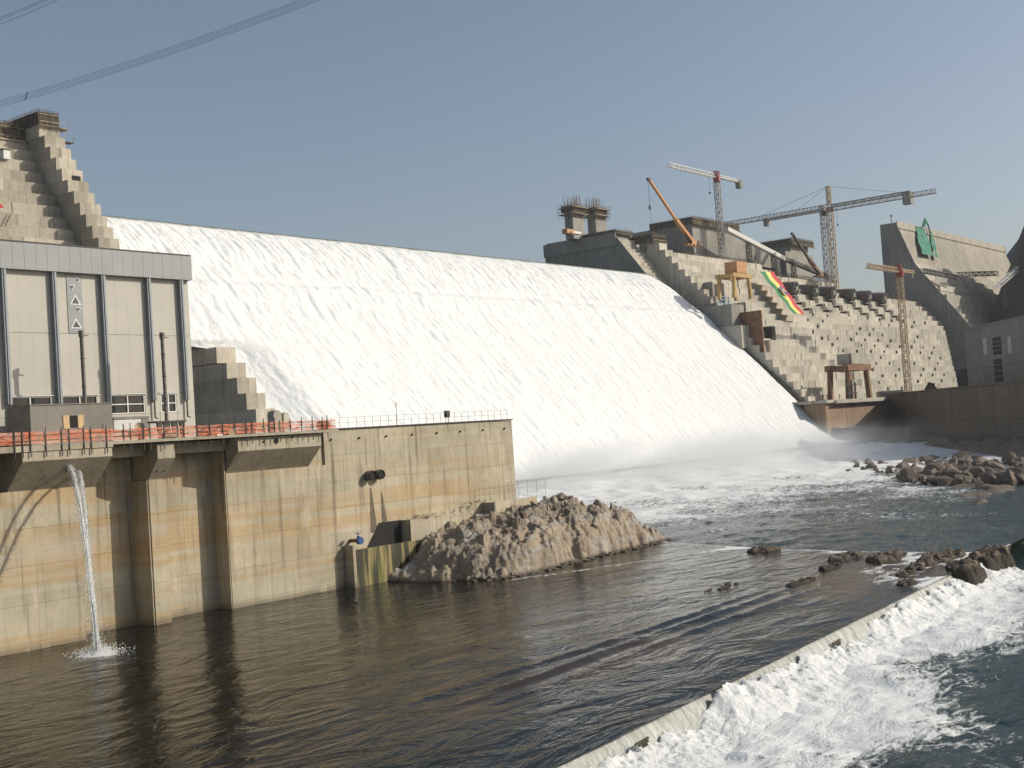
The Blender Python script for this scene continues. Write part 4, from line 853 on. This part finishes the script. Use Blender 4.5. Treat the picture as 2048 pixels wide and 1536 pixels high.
# right bank terrain and hill
xs=axis((640,1500,9)); ys=axis((-100,520,8)); X,Y=np.meshgrid(xs,ys,indexing='ij')
D=(X-P0[0])*nv[0]+(Y-P0[1])*nv[1]         # distance behind the far tailrace wall
z=-4+sstep(62,150,D)*46+sstep(110,300,D)*80+sstep(300,700,D)*60
z=z*(.75+.5*fbm(X*.012,Y*.012,4,131))+7*sstep(60,120,D)*(ridge(X*.03,Y*.03,5,133)-.5)
z=np.where((Y>262)&(X<905),np.minimum(z,15),z); hb=sstep(1040,1180,X)*sstep(330,420,Y); z+=hb*25*(.7+.5*fbm(X*.01,Y*.01,3,7)); z=np.where((X<1128)&(Y>300)&(Y<345),np.minimum(z,60),z)
z=z+70*np.exp(-((X-985)/70)**2-((Y-262)/34)**2)*(.7+.6*ridge(X*.03,Y*.03,4,9))
o=gridobj('right_bank',np.stack([X,Y,z],-1),M_HILL,False); tag(o,kind='structure')
xs=axis((1000,2600,22)); ys=axis((-700,1500,22)); X,Y=np.meshgrid(xs,ys,indexing='ij')
z=-10+300*np.exp(-((X-1460)/250)**2-((Y-230)/270)**2)*(.8+.4*fbm(X*.006,Y*.006,4,141))+14*(fbm(X*.03,Y*.03,4,143)-.5)
o=gridobj('hill',np.stack([X,Y,z],-1),M_HILL,False); tag(o,kind='structure')
# ------------------------------------------------------------------ rocks
def rockfield(name,x0,x1,y0,y1,res,hfun,mat,label=None,cat=None,seed=0,parent=None,warp=.5,loc=None):
    xs=np.arange(x0,x1+res,res); ys=np.arange(y0,y1+res,res); X,Y=np.meshgrid(xs,ys,indexing='ij')
    H=hfun(X,Y)
    Xw=X+warp*(fbm(X*.9,H*.8+Y*.3,3,seed+3)-.5)*2; Yw=Y+warp*(fbm(X*.8+31,H*.9+Y*.3,3,seed+5)-.5)*2
    o=gridobj(name,np.stack([Xw,Yw,H],-1),mat,False,None,parent)
    if label: tag(o,label,cat)
    return o
def isl(X,Y):
    cx=np.array([112,117,121,127,136,146,151,156,160,164,169.]); ch=np.array([-.8,1.0,3.6,5.6,6.2,7.3,6.9,5.4,2.6,-1.2,-5.5])
    a=fbm(X*.16,Y*.16,4,201)-.5; b=fbm(X*.5,Y*.5,3,202)-.5
    top=np.interp(X+3*a,cx,ch); front=np.interp(X,[112,118,124,134,145,155,165],[107,98.5,97,98.6,99.4,100,102.])+2.2*b+3*a
    t=(Y-front)/np.interp(X,[115,125,140,150,165],[9,9,8.0,7.0,6.]); s=np.clip(t,-.4,1)
    prof=np.where(s>0,np.interp(s,[0,.10,.25,.45,.7,1],[0,.34,.58,.78,.92,1.]),s*1.5)
    H=top*prof*(1-sstep(116,124,Y)*np.where(X>140,1,0))-1.4*(1-sstep(-.12,.05,t))
    u=X*.9+.45*Y+1.6*b; v=Y*1.0-.35*X+1.6*a
    f,f2,c=worley(u*.23,v*.36,203); g,g2,c2=worley(u*.55+b,v*.85,205); h,h2,c3=worley(u*1.5,v*1.9,206)
    m=sstep(0.0,.3,prof)*sstep(-.5,1.5,top)
    H=H+m*(.8*a+1.7*(c-.5)+.85*(c2-.5)+.36*(c3-.5)-.7*(1-sstep(.0,.05,f2-f))-.35*(1-sstep(.0,.05,g2-g))+.25*(u*.23%1-.5)+.3*(ridge(X*1.3,Y*1.6,3,208)-.5))
    H=H-5*(1-sstep(-1.2,.5,top))
    return np.maximum(H,-6.0)
rockfield('rocky_islet',110,171,92,124,.2,isl,M_ROCK,'rugged tan rock islet with layered ledges beside the stained wall','rock',seed=11,warp=.16)
def ledge(name,cx,cy,lx,ly,h,ang,label,seed,mat=M_ROCKD,z0=-.1,res=.22):
    ca,sa=math.cos(ang),math.sin(ang); R=max(lx,ly)*1.15
    def hf(X,Y):
        u=((X-cx)*ca+(Y-cy)*sa)/lx; v=(-(X-cx)*sa+(Y-cy)*ca)/ly; r=np.hypot(u,v)+.5*(fbm(X*.35,Y*.35,3,seed)-.5)
        p=1-sstep(.25,1.0,r); f,f2,c=worley(X*.7,Y*1.1,seed+2); g,g2,c2=worley(X*1.9,Y*2.4,seed+4)
        return z0-1.2*(1-sstep(0,.45,p))-3.5*(1-sstep(0,.12,p))+.62*h*np.minimum(p*1.6,1)*(.5+.8*fbm(X*.3,Y*.3,3,seed+1))+sstep(.05,.3,p)*(.38*h*(c-.5)+.3*h*(c2-.5)-.2*h*(1-sstep(.0,.1,f2-f))+.5*(ridge(X*1.1,Y*1.3,4,seed+6)-.5)+.22*(c2-.5))
    return rockfield(name,cx-R,cx+R,cy-R,cy+R,res,hf,mat,label,'rock',seed,warp=.25)
def G(px,py,z=-.4): return onZ(px,py,z)
for i,(px,py,lx,ly,h,ang,lab) in enumerate([
    (1530,1105,5.0,2.6,.9,.1,'low flat brown rock hump alone in the shallow water'),
    (1690,1120,7,2.2,.7,.2,'thin broken rock ledge with water spilling past it'),
    (1775,1122,9,2.6,.9,.15,'long jagged dark reef ledge in white water'),
    (1880,1122,10,3.0,1.0,.1,'wide rough reef of dark rock topped by rubble'),
    (1930,1138,4.6,2.6,.95,.15,'large wet rounded boulder mass at the reef end'),
    (1815,1172,4.6,1.6,.5,.2,'brown angular rock beside the weir end'),
    (1660,1140,5,1.4,.5,.2,'sliver of brown rock breaking the rapids'),
    (1600,1172,6,1.2,.4,.15,'faint brown rock shelf barely above the pool'),
    (1440,1182,6,1.3,.3,.1,'barely exposed muddy shelf in the pool'),
    (1820,1150,6,1.6,.8,.1,'small knobbly rock shelf amid the rapids'),
    (1975,1115,6,2.8,1.2,.1,'dark rock heap at the outer end of the reef')]):
    c=G(px,py,-.3); ledge('reef_rock',c[0],c[1],lx,ly,h,ang,lab,300+i*9,z0=-.25)
def boulder_mesh(seed,mat):
    bm=bmesh.new(); bmesh.ops.create_icosphere(bm,subdivisions=2,radius=1); rs=np.random.RandomState(seed); pl=[(Vector(rs.normal(size=3)).normalized(),rs.uniform(.35,.7)) for _ in range(11)]
    for v in bm.verts:
        for n_,d in pl:
            e=v.co.dot(n_)-d
            if e>0: v.co-=n_*e
        v.co*=1+rs.uniform(-.05,.05)
    me=bpy.data.meshes.new('boulder'); bm.to_mesh(me); bm.free(); me.materials.append(mat); return me
BM=[boulder_mesh(k,M_ROCKD if k%2 else M_ROCK) for k in range(6)]
M_SPIT=rock_mat('spit_rock',(.20,.155,.115),(.15,.12,.095),(.23,.20,.17),.4,False); BS=[boulder_mesh(20+k,M_SPIT) for k in range(5)]
def boulder(me,x,y,z,s,name='boulder',label=None,group=None,parent=None):
    o=bpy.data.objects.new(name,me); COL.objects.link(o); o.location=(x,y,z); o.scale=(s*random.uniform(.8,1.4),s*random.uniform(.7,1.1),s*random.uniform(.55,.9)); o.rotation_euler=(random.uniform(-.4,.4),random.uniform(-.4,.4),random.uniform(0,6.3))
    if label: tag(o,label,'boulder',group)
    return par(o,parent) if parent else o
def spit(X,Y):
    c0=np.interp(X,[240,300,340,380,430,470],[80,98,128,150,160,160.]); w=np.interp(X,[240,262,290,330,400,470],[0.1,8,20,17,13,5]); p=1-sstep(.3,1.,abs(Y-c0)/w+.4*(fbm(X*.1,Y*.1,3,5)-.5)); f,f2,c=worley(X*.3,Y*.3,11); return -5.4+p*(2.2+1.6*fbm(X*.12,Y*.12,4,9)+1.1*(c-.4))
rockfield('rubble_spit',238,470,55,190,.9,spit,M_SPIT,'low dark rubble spit reaching into the foamy river','rock',seed=77,warp=.5)
n=0
while n<240:
    px=random.uniform(1690,2060); py=random.uniform(916,966); 
    if py<925 and px<1840: continue
    if 930<py<942 and px>1760 and random.random()<.5: continue
    if px<1800 and py>946: continue
    c=onZ(px,py,-1.7); s=random.choice((1.0,1.4,1.9,2.6,3.3))*(1.0 if px>1800 else .7)
    boulder(BS[n%5],c[0],c[1],-1.7+s*.15,s,'boulder','angular brown boulder lying on the rubble spit','boulders on the rubble spit'); n+=1
# riprap below the far tailrace wall
bank=MB()
def rip(X,Y):
    D=(X-P0[0])*nv[0]+(Y-P0[1])*nv[1]; S=(X-P0[0])*dv[0]+(Y-P0[1])*dv[1]; a=np.interp(S,[-30,0,60,180],[-8,-26,-22,-20.]); t=sstep(0,1,(D-a)/(-a+1)); f,f2,c=worley(X*.28,Y*.28,401); g,g2,c2=worley(X*.7,Y*.7,403)
    return -4.5+7.5*t**1.1*(D<3)+t*(1.6*(c-.5)+.8*(c2-.5))-3*(D>3)
rockfield('riprap_bank',430,640,110,262,1.1,rip,M_SPIT,'grey broken rock bank below the shaded tailrace wall','rock bank',seed=55,warp=.5)
# loose stones and driftwood on the islet
rub=MB()
for k in range(420):
    x=random.uniform(116,163); fr=float(np.interp(x,[112,118,124,134,145,155,165],[107,98.5,97,99,99.6,100,102.])); y=fr+random.uniform(-1.6,.9); s=random.choice((.12,.2,.28,.4)); zz=-.15+max(0,(y-fr))*.5
    p=[Vector((x,y,zz))+Vector(RS.normal(size=3))*s for _ in range(8)]; c=Vector((x,y,zz)); rub.hexa([c+Vector((sx*s*random.uniform(.6,1.2),sy*s*random.uniform(.6,1.2),sz*s*random.uniform(.4,.9))) for sz in (-1,1) for sx,sy in ((-1,-1),(1,-1),(1,1),(-1,1))])
tag(rub.build('shore_stones',M_ROCK,fix=False),'loose broken stones along the islet shoreline','stones',kind='stuff')
for k in range(30):
    if k<12: x,y=random.uniform(121,134),random.uniform(104,111); z_=7.3
    else: x,y=random.uniform(128,150),random.uniform(103,109); z_=8.0
    boulder(BM[k%6],x,y,float(isl(np.array([[x]]),np.array([[y]]))[0,0])+.1,random.choice((.3,.45,.7,.9)),'boulder','loose tan boulder lying on the rocky islet','boulders on the islet')
dw_=MB()
for k in range(70):
    x=random.uniform(118.5,126) if k<45 else random.uniform(128,136); y=112.6+random.uniform(-.7,.6); zz=7.3 if k<45 else 8.2; a=random.uniform(0,6.3); L=random.uniform(.3,1.1); dw_.bar((x,y,zz+random.uniform(0,.35)),(x+math.cos(a)*L,y+math.sin(a)*L*.5,zz+random.uniform(.05,.6)),.07)
tag(dw_.build('driftwood',M_TIMB2,fix=False),'tangle of driftwood lodged on top of the buttress','driftwood',kind='stuff')
# timber snags on the weir
for i,px in enumerate((1590,1690,1420)):
    X_=(74,95,62)[i]; t=thing('snag',['dark splintered log caught on the weir lip','small stick jammed on the weir near its far end','drowned branch lying across the weir foam'][i],'log',(X_,weirY(X_)-.4,-.6))
    for k in range(3): y=weirY(X_)-.55-.12*k; MB().bar((X_-.6+k*.2,y,-.75-.1*k),(X_+.7-k*.25,y-.1,-.62-.12*k),.12).build('log_piece',M_WOOD,t)
# ------------------------------------------------------------------ water jets from the corbel pipes
m=NT('spray_water'); n=m.noise(m.pos,5,4,.7); m.col((.85,.87,.87)); m.b.inputs['Roughness'].default_value=.5
tr=m.n('ShaderNodeBsdfTransparent'); mx=m.n('ShaderNodeMixShader'); m.l(m.ramp(n,.35,.65,.1,.75),mx.inputs[0]); m.l(m.b.outputs[0],mx.inputs[1]); m.l(tr.outputs[0],mx.inputs[2]); m.l(mx.outputs[0],m.out.inputs[0]); M_SPRAY=m.m
for i,(k,w_) in enumerate(((2,.30),(3,.18))):
    c,r=pipes[k]; t=thing('water_jet',['thicker stream of white water falling from a corbel pipe into the pool','thinner stream of white water falling beside the thicker one'][i],'water jet',(c[0],c[1],0)); H=c[2]; T_=np.linspace(0,1,60)
    tgt=onZ(197-6*i,1308,0); vx=(tgt[0]-c[0]); vy=(tgt[1]-c[1])
    def path(t_): return np.array([c[0]+vx*t_**.55*1.0*(t_**.45),c[1]-.1+vy*t_,H*(1-t_**2)])
    for s in range(7):
        b=MB(); off=RS.normal(size=2)*w_*.5; ph_=random.uniform(0,6)
        pts=[]
        for t_ in T_: p=path(t_); sp2=.3+1.0*t_; pts.append(Vector((p[0]+off[0]*sp2+.05*math.sin(t_*30+ph_),p[1]+off[1]*sp2,p[2])))
        for a,bq in zip(pts[:-1],pts[1:]): b.tube(a,bq,.03+.03*random.random(),.03+.03*random.random(),n=5,cap=False)
        b.build('strand',M_SPRAY,t,fix=False)
    b=MB()
    for s in range(2200):
        t_=random.random()**.8; p=path(t_); g=RS.normal(size=3)*w_*(.3+1.5*t_); q=Vector(p)+Vector(g); rr=random.uniform(.015,.04); b.tube(q,q+Vector((0,0,rr*3)),rr,.01,n=4)
    b.build('droplets',M_WHITE,t,fix=False)['kind']='stuff'
tgt=onZ(196,1308,0); b=MB()
for s in range(900):
    a=random.uniform(0,6.3); rr=abs(random.gauss(0,1.0)); h=max(0,random.gauss(.1,.7))*math.exp(-rr*.8); q=Vector((tgt[0]+rr*1.3*math.cos(a),tgt[1]+rr*1.3*math.sin(a),.05+abs(h))); e=random.uniform(.03,.08); b.tube(q,q+Vector((0,0,e*2)),e,.01,n=4)
Xg,Yg=np.meshgrid(np.linspace(-2.6,2.6,40),np.linspace(-2.6,2.6,40),indexing='ij'); rr=np.hypot(Xg,Yg); zz=.55*np.exp(-rr**2*1.2)*(fbm(Xg*2,Yg*2,3,9)+.3)+.16*(fbm(Xg*3,Yg*3,3,19)-.42)-.12*sstep(1.2,2.6,rr)
t=thing('splash','white splash ring where the two jets hit the pool','splash',(tgt[0],tgt[1],0)); b.build('droplets',M_WHITE,t,fix=False)['kind']='stuff'; gridobj('foam_ring',np.stack([tgt[0]+Xg,tgt[1]+Yg,zz],-1),M_FOAM,True,None,t)
# ------------------------------------------------------------------ overhead conductors
def wires(name,label,A,B,dA,dB,offs,sp=None,w=.05,sag=1.3):
    a=Vector(np.array([0,0,CZ])+ray(*A)*dA); b=Vector(np.array([0,0,CZ])+ray(*B)*dB); d=b-a; a=a-d*.6; b=b+d*.5; t=thing(name,label,'power line',a); L=(b-a)
    for o in offs:
        pts=[a+L*s+Vector(o)+Vector((0,0,-sag*4*s*(1-s))) for s in np.linspace(0,1,24)]
        m_=MB()
        for p,q in zip(pts[:-1],pts[1:]): m_.tube(p,q,w/2,n=6,cap=False)
        m_.build('conductor',M_WIRE,t,fix=False)
    if sp is not None:
        c=a+L*sp+Vector((0,0,-sag*4*sp*(1-sp))); k=MB()
        for o in offs: k.bar(c,c+Vector(o)*1.15,.07)
        k.build('spacer',M_GSTEEL,t)
q4=[(0,0,0),(.06,-.06,.2),(.12,-.12,.42),(.18,-.18,.62)]
wires('power_line','bundle of four parallel conductors with a spacer crossing the sky',(0,190),(560,4),112,92,q4,.335,.028)
wires('power_line','upper pair of conductors cutting the sky corner',(0,46),(104,2),105,98,[(0,0,0),(.0,0,.38),(.3,-.3,.72)],None,.03,.15)
# ------------------------------------------------------------------ drifting spray at the foot of the cascade
m=NT('spray_mist'); m.t.nodes.remove(m.b); s3=m.sep(); 
n1=m.noise(m.scale(m.pos,.035,.05,.08),1,3,.6)
fz=m.ramp(s3[2],0,16,1,0); fy=m.ramp(s3[1],150,232,0,1); fx=m.math('MULTIPLY',m.ramp(s3[0],215,300,0,1),m.ramp(s3[0],500,430,0,1))
den=m.math('MULTIPLY',m.math('MULTIPLY',fz,fy),m.math('MULTIPLY',fx,m.ramp(n1,.38,.68)))
pv=m.n('ShaderNodeVolumePrincipled'); pv.inputs['Color'].default_value=(.95,.96,.97,1); m.l(m.math('MULTIPLY',den,.085),pv.inputs['Density']); m.l(pv.outputs[0],m.out.inputs['Volume'])
o=MB().hexa([(205,140,-4),(536,140,-4),(536,243,-4),(205,243,-4),(205,140,9),(536,140,9),(536,262,26),(205,262,26)]).build('spray_mist',m.m); tag(o,'drifting white spray at the foot of the waterfall','spray',kind='stuff')
# ------------------------------------------------------------------ thin haze over the whole valley
m=NT('haze'); m.t.nodes.remove(m.b); pv=m.n('ShaderNodeVolumePrincipled'); pv.inputs['Color'].default_value=(.93,.96,1,1); pv.inputs['Density'].default_value=.00006; m.l(pv.outputs[0],m.out.inputs['Volume'])
o=MB().box(-7000,10000,-7000,10000,-60,420).build('haze',m.m); tag(o,'thin pale haze hanging over the river valley','haze',kind='stuff')
